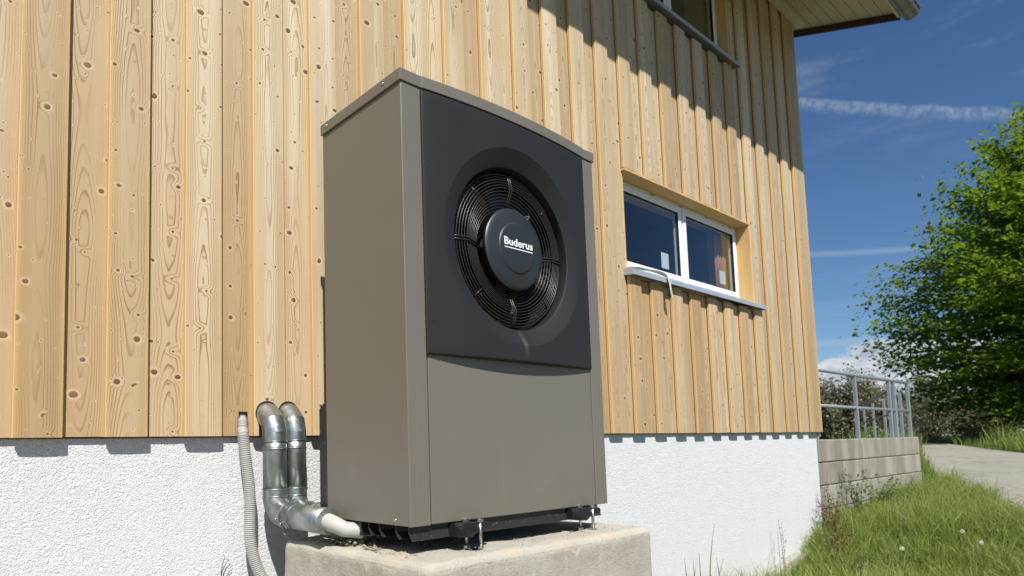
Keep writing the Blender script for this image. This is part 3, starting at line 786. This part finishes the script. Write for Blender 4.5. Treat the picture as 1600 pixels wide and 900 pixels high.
# crumbs of mortar under the cabinet
def crumbs():
    vs=[];fs=[]; base=[(1,0,0),(-1,0,0),(0,1,0),(0,-1,0),(0,0,1),(0,0,-1)]; tri=[(0,2,4),(2,1,4),(1,3,4),(3,0,4),(2,0,5),(1,2,5),(3,1,5),(0,3,5)]
    def add(x,y,z,s):
        k=len(vs); a=rng.uniform(0,6.28)
        for p in base:
            q=Vector(p)*s*rng.uniform(.6,1.25); q.rotate(Matrix.Rotation(a,3,'Z')); vs.append((x+q.x,y+q.y,z+q.z*.7))
        fs.extend(tuple(k+i for i in t) for t in tri)
    for _ in range(900):
        x=rng.betavariate(1.1,3.0)*.7; y=rng.uniform(.02,.60)
        h=.030*max(0,1-x/.30)*max(0,1-abs(y-.42)/.25)
        add(x-.01,y,-.106+rng.uniform(0,1)*h,rng.uniform(.002,.010)*(1+h*14))
    for _ in range(260): add(rng.uniform(0,1.2),rng.uniform(-.13,.1),-.104,rng.uniform(.001,.0035))
    for _ in range(60): add(rng.gauss(.98,.05),rng.gauss(-.02,.03),-.104,rng.uniform(.002,.006))
    raw('mortar_rubble', vs, fs, M_crumb, label='crumbs of mortar and grit scattered on the plinth under the cabinet', cat='rubble', kind='stuff')
crumbs()
# ================================================================== DUCTS
def duct(cx, r, yv, zend, yend, lab, zoff=0, foam=False):
    t_ = thing('galvanised_duct', lab, 'duct', (cx, yv, .2), 'galvanised ducts beside the heat pump')
    zt = .475+zoff
    top = [(cx,1.10,zt-.02),(cx,1.015,zt-.018),(cx,.965,zt-.030),(cx,yv+.012,zt-.068),(cx,yv,zt-.118),(cx,yv,zt-.155)]
    b = MB(); b.tube(top, [r*1.02]*len(top), 40, cap=True); autosmooth(b.done('elbow', M_galv, t_), 14)
    b = MB(); b.tube([(cx,yv,zt-.150),(cx,yv,zt-.19),(cx,yv,.095)], [r*.99]*3, 40); b.done('pipe', M_galv, t_)
    low = [(cx,yv,.108),(cx,yv,.066),(cx,yv-.012,.036),(cx,yv-.045,.010+zoff*.3),(cx,yv-.090,-.002+zoff*.3),(cx,yv-.135,-.004+zoff*.3)]
    b = MB(); b.tube(low, [r*1.02]*len(low), 40, cap=True); autosmooth(b.done('elbow', M_galv, t_), 14)
    b = MB(); z2 = -.004+zoff*.3; b.tube([(cx,yv-.125,z2),(cx+.0,yend,zend)], r*.99, 40); b.done('pipe', M_galv, t_)
    dz = (zend-z2)/(yend-(yv-.125))
    for (p,q) in [((cx,yv,zt-.152),(cx,yv,zt-.156)),((cx,yv,zt-.185),(cx,yv,zt-.189)),((cx,yv,.110),(cx,yv,.106)),((cx,yv,.078),(cx,yv,.074)),
                  ((cx,yv-.130,z2),(cx,yv-.134,z2)),((cx,yv-.20,z2-.075*dz),(cx,yv-.204,z2-.079*dz))]:
        b = MB(); b.tube([p,q], r*1.055, 40); b.done('bead', M_galv, t_)
    for i in range(3):
        b = MB(); a = .5+i*.9
        b.lathe([(0,-.006),(.004,-.004),(.006,0)], (cx-r*1.02*math.cos(a*.4),yv-.11-.03*i,z2-r*math.sin(a*.4)), axis='x', n=8); b.done('rivet', M_screw, t_)
    if foam:
        b = MB(); b.tube([(cx+.0,yend+.03,zend),(cx+.004,yend-.03,zend-.008),(cx+.03,yend-.07,zend-.028),(cx+.10,yend-.085,zend-.040)], [.036,.033,.030,.030], 24); autosmooth(b.done('pipe_insulation', M_foam, t_),40)
duct(-.053, .054, .900, -.006, .45, 'left galvanised duct bending out of the cladding and down to the plinth', 0, True)
duct(.056, .051, .912, -.004, .62, 'right galvanised duct, half hidden behind the cabinet edge', .004)
b = MB(); b.box((-.115,YF-.003,.352),(.150,YF-.0012,.505)); 
b.b.free(); b = MB(); b.lathe([(.058,0),(.058,.002)], (-.053,YF-.0032,.452), n=32); b.lathe([(.055,0),(.055,.002)], (.056,YF-.0028,.456), n=32); b.box((-.095,YF-.0030,.350),(.10,YF-.0022,.45)); b.box((-.192,YF-.0032,ZC-.001),(-.150,YF-.0014,.458))
b.done('wall_opening', M_inner, house)
# conduit hose, corrugated
def hose():
    key = [(-.171,.985,.434),(-.174,.974,.410),(-.180,.960,.380),(-.184,.945,.352),(-.174,.938,.238),(-.160,.935,.124),(-.158,.935,.011),(-.160,.930,-.1),(-.145,.925,-.186),(-.112,.920,-.274),(-.06,.915,-.36),(0.0,.92,-.47),(.02,.93,-.7),(.02,.95,-1.2)]
    key = [Vector(k) for k in key]; pts=[]
    for i in range(len(key)-1):
        p0=key[max(i-1,0)];p1=key[i];p2=key[i+1];p3=key[min(i+2,len(key)-1)]
        L=(p2-p1).length; m=max(2,int(L/.0021))
        for j in range(m):
            t=j/m; pts.append(.5*((2*p1)+(p2-p0)*t+(2*p0-5*p1+4*p2-p3)*t*t+(3*p1-p0-3*p2+p3)*t**3))
    rad=[(.0262 if (i//2)%2==0 else .0232)*min(1,.80+i/180) for i in range(len(pts))]
    b=MB(); b.tube(pts, rad, 18); autosmooth(b.done('conduit_hose', M_hose, None, label='grey corrugated conduit hose running from the cladding down the white wall', cat='hose'), 50)
hose()
def wire(name, pts, r, m, **kw):
    b=MB(); b.tube(pts, r, 6); return b.done(name, m, None, **kw)
wire('wire_end', [(-.085,.77,-.07),(-.07,.76,-.09),(-.05,.75,-.13),(-.045,.75,-.17),(-.05,.755,-.20)], .0012, M_screw, label='thin bare wire end dangling below the left duct elbow', cat='wire')

# ================================================================== GROUND
camxy = np.array([-1.4453,-1.8189]); F2 = np.array([.6455,.7637]); R2 = np.array([.7637,-.6455])
def terr(x, y):
    x = np.asarray(x,float); y = np.asarray(y,float)
    d = (x-camxy[0])*F2[0]+(y-camxy[1])*F2[1]; s = (x-camxy[0])*R2[0]+(y-camxy[1])*R2[1]
    z = -1.015+.045*np.clip(d,-5,None); z = np.where(z>-.05, -.05+(1-np.exp(-(z+.05)/.12))*.12, z)
    sm = np.clip((7.4-x)/2.2,0,1); sm = sm*sm*(3-2*sm)
    return z-.40*sm
def ground():
    u = np.concatenate([-np.geomspace(400,8,26), np.linspace(-7.5,30,100), np.geomspace(31,600,26)])
    v = np.concatenate([-np.geomspace(400,8,26), np.linspace(-7.5,12,70), np.geomspace(13,600,26)])
    X,Y = np.meshgrid(u,v); Z = terr(X,Y)
    n,m = X.shape; vs = np.stack([X,Y,Z],-1).reshape(-1,3)
    fs = [(i*m+j,i*m+j+1,(i+1)*m+j+1,(i+1)*m+j) for i in range(n-1) for j in range(m-1)]
    raw('ground', vs.tolist(), fs, M_soil, smooth=True, kind='structure')
ground()
road_L = [(5.2,-6.5),(6.9,-2.2),(8.23,-.44),(9.01,-.22),(10.23,.22),(10.9,.6),(13.5,1.45),(18.9,2.95),(25.7,4.65),(40,9)]
road_R = [(11.5,-12),(14.5,-5.5),(17,-3.0),(18.8,-1.4),(20.2,-.1),(21.4,1.3),(23.4,2.4),(26.4,3.9),(31,6.0),(45,10.5)]
def spl(P, n=90):
    P = np.array(P,float); d = np.r_[0,np.cumsum(np.hypot(*np.diff(P,axis=0).T))]; d/=d[-1]
    t = np.linspace(0,1,n); return np.stack([np.interp(t,d,P[:,0]),np.interp(t,d,P[:,1])],1)
def path():
    A, B = spl(road_L,120), spl(road_R,120); K = 14; vs=[]
    for a,c in zip(A,B):
        for k in range(K+1):
            p = a+(c-a)*k/K; vs.append((p[0],p[1],float(terr(p[0],p[1]))+.022))
    fs = [(i*(K+1)+k,i*(K+1)+k+1,(i+1)*(K+1)+k+1,(i+1)*(K+1)+k) for i in range(119) for k in range(K)]
    raw('path', vs, fs, M_path, smooth=True, kind='structure')
path()
def bounce_gravel():  # unseen gravel sheet, added to bounce warm light onto the wall
    X = np.linspace(-9,2.2,40); Y = np.linspace(-9,1.02,36); vs=[(x,y,float(terr(x,y))+.02) for y in Y for x in X]
    fs=[(i*40+j,i*40+j+1,(i+1)*40+j+1,(i+1)*40+j) for i in range(35) for j in range(39)]
    raw('bounce_gravel', vs, fs, M_gravel, smooth=True, kind='structure')
bounce_gravel()
# terrace yard behind the block wall
def yard():
    X = np.linspace(6.76,10.74,20); Y = np.linspace(1.06,16,40); vs=[]
    for y in Y:
        for x in X:
            vs.append((x+max(0,y-4)*.5*(x-6.76)/4, y, .205+max(0,y-1.4)*.032))
    fs=[(i*20+j,i*20+j+1,(i+1)*20+j+1,(i+1)*20+j) for i in range(39) for j in range(19)]
    raw('yard', vs, fs, M_gravel, smooth=True, kind='structure')
yard()
# ================================================================== BLOCK WALL
bw = thing('block_wall', 'low grey concrete block wall beside the white house base, carrying a railing', 'wall', (8.7,1.0,-.6))
ch = .262; BX0, BX1 = 6.722, 10.77
def courses():
    for c in range(5):
        z1 = .262-c*ch; z0 = z1-ch+.006
        off = (0,.72,.42,.9,.2)[c]; xs=[BX0]; x = BX0+([.49,.75,.5,.9,.3][c])
        while x < BX1-.2: xs.append(x); x += 1.0 if c%2==0 else .96
        xs.append(BX1)
        for a,d in zip(xs,xs[1:]):
            j = rng.uniform(-.004,.004)
            b = MB(); b.box((a+.006,YP+.003+j*1.6,z0+.002),(d-.006,YP+.20,z1), .009); b.done('concrete_block', M_block, bw)
        # return of the wall running back
        y = YP+.205
        k=0
        while y < 4.0:
            L = .5 if (k or c%2) else .25
            b = MB(); b.box((BX1-.205,y+.003,z0),(BX1+rng.uniform(-.003,.003),min(y+L-.003,4.0),z1), .006); b.done('concrete_block', M_block, bw); y += L; k+=1
courses()
b = MB(); b.box((BX0+.01,YP+.024,-1.1),(BX1-.012,YP+.18,.25)); b.box((BX1-.18,YP+.19,-1.1),(BX1-.015,3.9,.25)); b.done('mortar_core', M_block, bw)
# railing
def railing(name, lab, posts, zt, zm, r, curved=False):
    t_ = thing(name, lab, 'railing', (posts[0][0],posts[0][1],.26))
    for (x,y) in posts:
        b = MB()
        b.box((x-.022,y-.022,.258),(x+.022,y+.022,zt-.02), .004); b.done('post', M_railing, t_)
        b = MB(); b.box((x-.06,y-.05,.256),(x+.06,y+.05,.268)); b.done('foot_plate', M_railing, t_)
    a, c = posts[0], posts[-1]
    b = MB(); b.tube([(a[0]-(.25 if not curved else 0),a[1],zt),(c[0],c[1],zt)], r, 14); b.done('handrail', M_railing, t_)
    b = MB(); b.tube([(a[0]-(.25 if not curved else 0),a[1],zm),(c[0],c[1],zm)], r*.85, 12); b.done('mid_rail', M_railing, t_)
railing('railing', 'front galvanised steel railing on the edge of the block wall', [(6.95,1.12),(8.37,1.12),(9.80,1.12),(10.02,1.12),(10.72,1.12)], 1.095, .665, .024)
railing('railing', 'rear galvanised handrail running away from the end of the block wall', [(10.78,1.30),(12.22,1.6),(14.41,2.43),(15.75,3.0),(17.43,3.67)], 1.06, .66, .020, True)

# ================================================================== GRASS
def blades(name, base, h, wd, lean, mt, tints, **kw):
    """base Nx3, h N, wd N -> curved tapering blades"""
    N = len(base); th = nr.uniform(0,2*np.pi,N); ld = nr.uniform(0,2*np.pi,N)
    side = np.stack([np.cos(th),np.sin(th),np.zeros(N)],1); L = np.stack([np.cos(ld),np.sin(ld),np.zeros(N)],1)
    lean = lean*nr.uniform(.2,1.3,N)
    V_ = np.zeros((N,7,3)); 
    for i,(u,ww) in enumerate(((0,1),(.38,.85),(.72,.5))):
        c = base+np.array([0,0,1])*(h*u*(1-.25*lean*u))[:,None]+L*(h*lean*u*u)[:,None]
        V_[:,2*i] = c-side*(wd*ww/2)[:,None]; V_[:,2*i+1] = c+side*(wd*ww/2)[:,None]
    V_[:,6] = base+np.array([0,0,1])*(h*(1-.3*lean))[:,None]+L*(h*lean)[:,None]
    F = np.array([[0,1,3],[0,3,2],[2,3,5],[2,5,4],[4,5,6]]); F = (np.arange(N)[:,None,None]*7+F[None]).reshape(-1,3)
    me = bpy.data.meshes.new(name); me.vertices.add(N*7); me.vertices.foreach_set('co', V_.reshape(-1))
    nf = len(F); me.loops.add(nf*3); me.loops.foreach_set('vertex_index', F.reshape(-1)); me.polygons.add(nf)
    me.polygons.foreach_set('loop_start', np.arange(nf)*3); me.polygons.foreach_set('loop_total', np.full(nf,3)); me.polygons.foreach_set('use_smooth', np.ones(nf,bool))
    at = me.attributes.new('tint','FLOAT','POINT'); at.data.foreach_set('value', np.repeat(tints,7))
    me.update(); me.materials.append(mt); o = bpy.data.objects.new(name, me); C.objects.link(o); return setp(o, **kw)
def snoise(x, y, s):                          # cheap smooth noise
    return (np.sin(x*s*1.3+1.7*np.sin(y*s*.9))+np.sin(y*s*1.7+1.3*np.sin(x*s*1.1+2)))*.25+.5
Lp, Rp = spl(road_L,200), spl(road_R,200)
poly = np.vstack([Lp, Rp[::-1]])
def inside(x, y):
    c = np.zeros(len(x),bool); j = len(poly)-1
    for i in range(len(poly)):
        xi,yi = poly[i]; xj,yj = poly[j]
        m_ = ((yi>y)!=(yj>y)) & (x < (xj-xi)*(y-yi)/(yj-yi+1e-12)+xi); c ^= m_; j = i
    return c
def lawn(N, x0,x1,y0,y1, hmin,hmax, wmin,wmax, name, mt, lab, keep=None, lean=.55, tl=(0,1)):
    x = nr.uniform(x0,x1,N); y = nr.uniform(y0,y1,N); ok = ~inside(x,y)
    ok &= ~((x>6.70)&(x<10.8)&(y>1.015)); ok &= ~((x<=6.75)&(y>1.015))
    if keep is not None: ok &= keep(x,y)
    x,y = x[ok],y[ok]; n = len(x); c = snoise(x,y,2.2)*.6+snoise(x+5,y,7)*.4
    h = (hmin+(hmax-hmin)*nr.beta(2,3,n))*(.40+1.15*c); wd = nr.uniform(wmin,wmax,n)
    base = np.stack([x,y,terr(x,y)-.01],1)
    tint = np.clip(tl[0]+(tl[1]-tl[0])*(.25*c+.75*nr.beta(2,2.2,n)),0,1)
    return blades(name, base, h, wd, lean, mt, tint, label=lab, cat='grass', kind='stuff')
def edgekeep(x,y):                            # strip of lawn seen between the house and the path
    s = (x-camxy[0])*R2[0]+(y-camxy[1])*R2[1]; d = (x-camxy[0])*F2[0]+(y-camxy[1])*F2[1]
    return (s > .30*d) & (s < 1.05*d) & (d > 2.5)
lawn(210000, 2.6,12.5,-2.6,1.05, .09,.30, .003,.008, 'meadow_grass', M_grass, 'long green grass on the slope between the house and the path', edgekeep, .6, (.30,1.25))
lawn(9000, 2.6,12.5,-2.6,1.05, .20,.42, .0015,.003, 'dry_grass_stalks', M_straw, 'thin dry stalks standing above the green grass', edgekeep, .35)
lawn(16000, 2.6,12.5,-2.6,1.05, .25,.48, .004,.009, 'long_meadow_blades', M_grass, 'longer arching blades standing out of the lawn along the path', edgekeep, .8, (.5,1.35))
def herbs():
    N = 14000; x = nr.uniform(3,12,N); y = nr.uniform(-2.4,1.0,N); ok = edgekeep(x,y)&~inside(x,y)&(snoise(x+3,y,3.1)>.52); x,y = x[ok],y[ok]; z = terr(x,y)+nr.uniform(.02,.15,len(x))
    return np.stack([x,y,z],1)
HERB = herbs()
def verge(x,y):
    s = (x-camxy[0])*R2[0]+(y-camxy[1])*R2[1]; d = (x-camxy[0])*F2[0]+(y-camxy[1])*F2[1]
    # beyond the path, on the far side of its right edge
    fx = np.interp(s, [q for q in sorted(((Rp-camxy)@R2))], [ ((Rp-camxy)@F2)[i] for i in np.argsort((Rp-camxy)@R2)])
    return (d > fx) & (d < fx+9) & (s > .35*d) & (s < 1.0*d)
lawn(200000, 17,38,-9,10, .45,.95, .012,.024, 'verge_grass', M_grass, 'tall grass on the far verge of the path under the tree', verge, .35, (.5,1.3))
lawn(30000, 10.8,30,1.0,8, .15,.45, .006,.014, 'bank_grass', M_grass, 'grass on the near bank beside the end of the block wall', None, .5)
# ------------------------------------------------------------------ leaves helper
def leafcloud(name, cen, size, mt, parent=None, flat=.6, tints=None, aspect=.6, **kw):
    """small folded leaves: two triangles pairs each"""
    N = len(cen)
    nrm = nr.normal(size=(N,3))*np.array([1,1,1]); nrm[:,2] = np.abs(nrm[:,2])+flat*2.0; nrm/=np.linalg.norm(nrm,axis=1)[:,None]
    a = np.cross(nrm, nr.normal(size=(N,3))); a/=np.linalg.norm(a,axis=1)[:,None]; b_ = np.cross(nrm,a)
    s = (size*nr.uniform(.6,1.35,N))[:,None]
    V_ = np.stack([cen-a*s*.5, cen+b_*s*aspect*.5+nrm*s*.07, cen+a*s*.5, cen-b_*s*aspect*.5+nrm*s*.07],1)
    F = (np.arange(N)[:,None,None]*4+np.array([[0,1,2],[0,2,3]])[None]).reshape(-1,3); nf=len(F)
    me = bpy.data.meshes.new(name); me.vertices.add(N*4); me.vertices.foreach_set('co', V_.reshape(-1))
    me.loops.add(nf*3); me.loops.foreach_set('vertex_index', F.reshape(-1)); me.polygons.add(nf)
    me.polygons.foreach_set('loop_start', np.arange(nf)*3); me.polygons.foreach_set('loop_total', np.full(nf,3))
    at = me.attributes.new('tint','FLOAT','POINT'); at.data.foreach_set('value', np.repeat(tints if tints is not None else nr.uniform(0,1,N),4))
    me.update(); me.materials.append(mt); o = bpy.data.objects.new(name, me); C.objects.link(o)
    if parent: o.parent = parent; o.matrix_parent_inverse = Matrix.Translation(-parent_loc(parent))
    return setp(o, **kw)
leafcloud('meadow_herbs', HERB, .040, M_weed, None, .5, label='low broad-leaved herbs mixed into the lawn', cat='herbs', kind='stuff')
# ------------------------------------------------------------------ TREE
def big_tree():
    bx, by = 30.2, -.10; bz = float(terr(bx,by)); t_ = thing('hornbeam_tree', 'large bright green broadleaf tree beyond the path with crown down to the grass', 'tree', (bx,by,bz))
    b = MB(); segs=[]
    trunk = [Vector((bx,by,bz-.1)),Vector((bx+.1,by,bz+1.5)),Vector((bx-.1,by+.1,bz+3.5)),Vector((bx,by-.1,bz+6)),Vector((bx+.2,by,bz+8.6)),Vector((bx+.2,by+.1,bz+10.5))]
    b.tube(trunk,[.42,.32,.26,.19,.11,.04],10)
    cen=[]; tin=[]
    H = 12.2
    def crown_r(h):                            # outline radius by height fraction
        pts=[(0,.62),(.08,.76),(.22,.90),(.40,1.0),(.52,.90),(.69,.66),(.80,.50),(.88,.38),(.95,.22),(1,.06)]
        return np.interp(h,[p[0] for p in pts],[p[1] for p in pts])*6.1
    nb = 1050
    for k in range(nb):
        h = rng.random()**.9; z = bz+.5+h*(H-.6); a = rng.uniform(0,2*math.pi)
        lob = 1+.10*math.sin(a*3+h*9)+.08*math.sin(a*7+h*17)+rng.uniform(-.10,.12)
        R_ = crown_r(h)*lob; org = Vector((bx,by,bz+.8+h*(H-2)*.72))
        tip = Vector((bx+R_*math.cos(a), by+R_*math.sin(a), z+rng.uniform(-.2,.3)))
        mid = org.lerp(tip,.55)+Vector((0,0,.35))
        if k % 3 == 0: b.tube([org,mid,tip],[.07,.035,.008],5)
        # layered sprays along the outer part of the branch
        ns = 8
        for j in range(ns):
            u = .22+.78*j/(ns-1)+rng.uniform(-.03,.03)
            p = org.lerp(mid, u/.55) if u < .55 else mid.lerp(tip,(u-.55)/.45)
            m_ = int(rng.uniform(14,28)); dr = (tip-mid).normalized(); sd = dr.cross(Vector((0,0,1))).normalized()
            wd = .62*(1.25-u); g = rng.random()
            for q in range(m_):
                al = (rng.random()+rng.random()-1)*.95; la = (rng.random()+rng.random()-1)*1.75*wd
                c = p+dr*al+sd*la; c.z += rng.gauss(0,.13)-.05*abs(la)-.06*al
                cen.append(c); tin.append(min(1,max(0,.35+.45*g+rng.uniform(-.3,.3))))
    b.done('trunk', M_bark, t_)
    cen = np.array([tuple(c) for c in cen]); leafcloud('crown', cen, .19, M_leaf, t_, .55, np.array(tin), .62)
big_tree()
# ------------------------------------------------------------------ SHRUBS
def shrub(x,y,h,rad,mt,lab,bl=0,n=17000,spiky=.5, name='shrub'):
    h *= 1.03; bz = float(terr(x,y)); t_ = thing(name, lab, 'shrub', (x,y,bz), 'shrubs beyond the yard'); b = MB(); cen=[]; tin=[]; bc=[]
    for k in range(46):
        a = rng.uniform(0,6.283); rr_ = rad*math.sqrt(rng.random()); hh = h*(1-.45*(rr_/rad)**2)*rng.uniform(.72,1.06)
        base = Vector((x+rr_*.25*math.cos(a),y+rr_*.25*math.sin(a),bz)); tip = Vector((x+rr_*math.cos(a),y+rr_*math.sin(a),bz+hh)); mid = base.lerp(tip,.5)+Vector((.15*math.cos(a),.15*math.sin(a),.1))
        b.tube([base,mid,tip],[.03,.018,.004],5)
        for j in range(n//46):
            u = rng.uniform(.08,1); p = base.lerp(mid,u*2) if u<.5 else mid.lerp(tip,u*2-1); s = .34*(1.15-u*.9)
            c = p+Vector((rng.gauss(0,s),rng.gauss(0,s),rng.gauss(0,.12)))
            if c.z < bz: continue
            (bc if rng.random()<bl else cen).append(tuple(c)); 
    b.done('stems', M_bark, t_)
    leafcloud('foliage', np.array(cen), .095, mt, t_, .2)
    if bc: leafcloud('blossom', np.array(bc), .085, M_bloss, t_, .2)
shrub(24.2,7.4,1.75,1.3,M_bushg,'dark green shrub seen just right of the house corner behind the railing',0)
shrub(23.9,6.5,2.25,1.1,M_bush,'brownish shrub with pale blossom between the first railing posts',.22)
shrub(23.3,5.7,2.65,1.1,M_bush,'tallest brown-green shrub behind the middle of the railing',.12)
shrub(24.6,5.55,2.25,1.0,M_bush,'brown blossoming shrub behind the end of the railing',.20)
shrub(46.0,8.9,3.9,2.4,M_bush,'brown twiggy shrub between the railing end and the big tree',.14)
shrub(48.0,6.6,3.2,2.6,M_bush,'low brown shrub half under the left side of the big tree',.10)
shrub(27.2,9.8,1.8,1.5,M_bushg,'dark shrub farthest left, mostly hidden behind the house corner',.05)
# far hedge line
def hedge():
    N=26000; a = nr.uniform(math.radians(38),math.radians(100),N); R_ = 62+nr.uniform(-2.5,2.5,N)
    x = camxy[0]+R_*np.sin(a); y = camxy[1]+R_*np.cos(a); top = 2.2+1.1*snoise(x,y,.35)+.8*snoise(x,y,1.1); z = terr(x,y)+top*nr.uniform(0,1,N)**.7
    leafcloud('far_hedge', np.stack([x,y,z],1), .50, M_bushg, None, .3, label='far line of dark hedge closing the field behind the shrubs', cat='hedge', kind='stuff')
hedge()
# ------------------------------------------------------------------ WEEDS by the wall
def weed(x,y,h,nst,mt,lab,spread=.1,leaf=.03,name='weed',per=16, zb=None):
    bz = float(terr(x,y)) if zb is None else zb; t_ = thing(name, lab, 'weed', (x,y,bz)); b=MB(); cen=[]
    for k in range(nst):
        a = rng.uniform(0,6.28); ln = spread*rng.uniform(.3,1.4); hh = h*rng.uniform(.6,1.05); sx = rng.gauss(0,spread*.35); sy = rng.gauss(0,spread*.35)
        p=[Vector((x+sx+ln*u*u*math.cos(a), min(y+sy+ln*u*u*math.sin(a), YP-.01), bz+hh*u)) for u in (0,.35,.7,1)]
        b.tube(p,[.0024,.0020,.0015,.0007],5)
        for j in range(per):
            u = rng.uniform(.12,1); i = min(2,int(u*3)); q = p[i].lerp(p[i+1],u*3-i)
            cen.append(tuple(q+Vector((rng.gauss(0,leaf*.7),-abs(rng.gauss(0,leaf*.7)),rng.gauss(0,leaf*.4)))))
    b.done('stem', M_weed, t_); leafcloud('leaves', np.array(cen), leaf, mt, t_, .1, None, .4)
weed(5.30,.90,.62,4,M_weed,'tall thin grass stalk with seed heads in front of the white wall',.05,.022,'seeding_grass',12)
weed(4.02,.93,.30,5,M_weed,'short seeding weed at the foot of the white wall, left of the tall stalk',.12,.02,'seeding_grass',6)
weed(6.45,.84,.50,16,M_redweed,'reddish withered weed clump at the right end of the white wall',.16,.030,'withered_weed',26)
weed(6.05,.72,.38,16,M_redweed,'brown withered weed clump on the rubble at the foot of the white wall',.18,.030,'withered_weed',26)
weed(6.62,.90,.62,10,M_weed,'green leafy weed growing up at the house corner',.13,.032,'green_weed',24)
weed(7.35,.86,.58,16,M_weed,'bushy green weed in front of the left end of the block wall',.20,.036,'green_weed',30)
weed(8.35,.86,.46,14,M_weed,'green weed in front of the middle of the block wall',.20,.034,'green_weed',24)
weed(5.75,.45,.30,14,M_weed,'low green weed among the grass nearest to the white wall',.2,.03,'green_weed',22)
weed(-.272,.985,.10,3,M_straw,'small dry sprig against the white wall left of the conduit hose',.035,.010,'dry_sprig',4, -.27)
def tuft(pts, zb, lab):
    t_ = thing('grass_tuft', lab, 'grass tuft', (pts[0][0],pts[0][1],zb)); 
    for (x,y,h,lx) in pts:
        b = MB(); w_=.006; ps=[]
        vs=[];fs=[]
        for i in range(7):
            u=i/6; c=Vector((x+lx*u*u,y,zb+h*u)); ww=w_*(1-u**2)+.0006; d=Vector((.8,-.6,0)).normalized()
            vs+= [c-d*ww,c+Vector((0,-.002,0)),c+d*ww]
        for i in range(6):
            for k in range(2): a=i*3+k; fs.append((a,a+1,a+4,a+3))
        o = raw('blade', [tuple(v) for v in vs], fs, M_grass, smooth=True); o.parent=t_; o.matrix_parent_inverse = Matrix.Translation(-parent_loc(t_))
        at=o.data.attributes.new('tint','FLOAT','POINT'); at.data.foreach_set('value',[.35]*len(vs))
tuft([(3.62,.80,.66,.14),(3.50,.80,.47,-.01),(3.45,.82,.42,-.02),(3.68,.78,.38,.16),(3.82,.80,.40,-.06),(3.30,.8,.45,-.03)], -1.05, 'few long dark grass blades in front of the white wall right of the plinth')
# stone edging at foot of the wall
st = thing('edging_stone', 'rough pale stone footing emerging at the foot of the white wall', 'stone', (5.4,.96,-.98))
for i,(xa,xb,za,zb) in enumerate(((4.70,5.25,-1.02,-.955),(5.26,5.85,-1.0,-.885),(5.86,6.5,-.95,-.80))):
    b = MB(); b.prism([(xa,-1.2),(xb,-1.2),(xb,zb),((xa+xb)/2,(za+zb)/2+.012),(xa,za)],1,.955,YP-.001,.012,2); b.done('stone', M_conc, st)
# dandelions and a yellow flower
def clock(x,y,z,lab):
    t_ = thing('dandelion_clock', lab, 'dandelion', (x,y,z-.2)); b=MB(); g=float(terr(x,y)); b.tube([(x,y,g),(x+.005,y,(g+z)/2),(x,y,z)],.0018,6); b.done('stem',M_weed,t_)
    b=MB(); 
    for k in range(70):
        v=Vector((rng.gauss(0,1),rng.gauss(0,1),rng.gauss(0,1))).normalized(); e=Vector((x,y,z))+v*.016
        b.tube([Vector((x,y,z))+v*.003,e],.0004,3,cap=False)
        s1=v.orthogonal().normalized(); s2=v.cross(s1)
        for q in range(4):
            a=q*1.57; b.tube([e, e+(s1*math.cos(a)+s2*math.sin(a))*.006+v*.002],.0004,3,cap=False)
    b.done('seed_head', M_white, t_, recalc=False)
clock(6.70,-.20,-.66,'dandelion clock highest in the grass, right of the middle'); clock(5.45,-.02,-.70,'dandelion clock nearest to the house in the grass'); clock(6.25,-.42,-.70,'dandelion clock lowest right at the picture edge')
def yflower(x,y,z,lab):
    t_ = thing('yellow_flower', lab, 'flower', (x,y,z-.2)); g=float(terr(x,y)); b=MB()
    b.tube([(x,y,g),(x,y,z)],.002,6)
    hd=[(x,y,z),(x+.03,y-.01,z+.01),(x-.025,y,z+.02),(x+.05,y-.03,z-.012)]
    for p in hd[1:]: b.tube([(x,y,z-.1),p],.0013,5)
    b.done('stem',M_weed,t_)
    b=MB()
    for p in hd: b.lathe([(0,0),(.009,.003),(.011,.006),(0,.007)],p,axis='z',n=9)
    b.done('flower_head', mat('yellow petal',None,(.75,.60,.03),.6), t_)
yflower(7.0,-.28,-.66,'small cluster of yellow flowers in the grass at lower right')
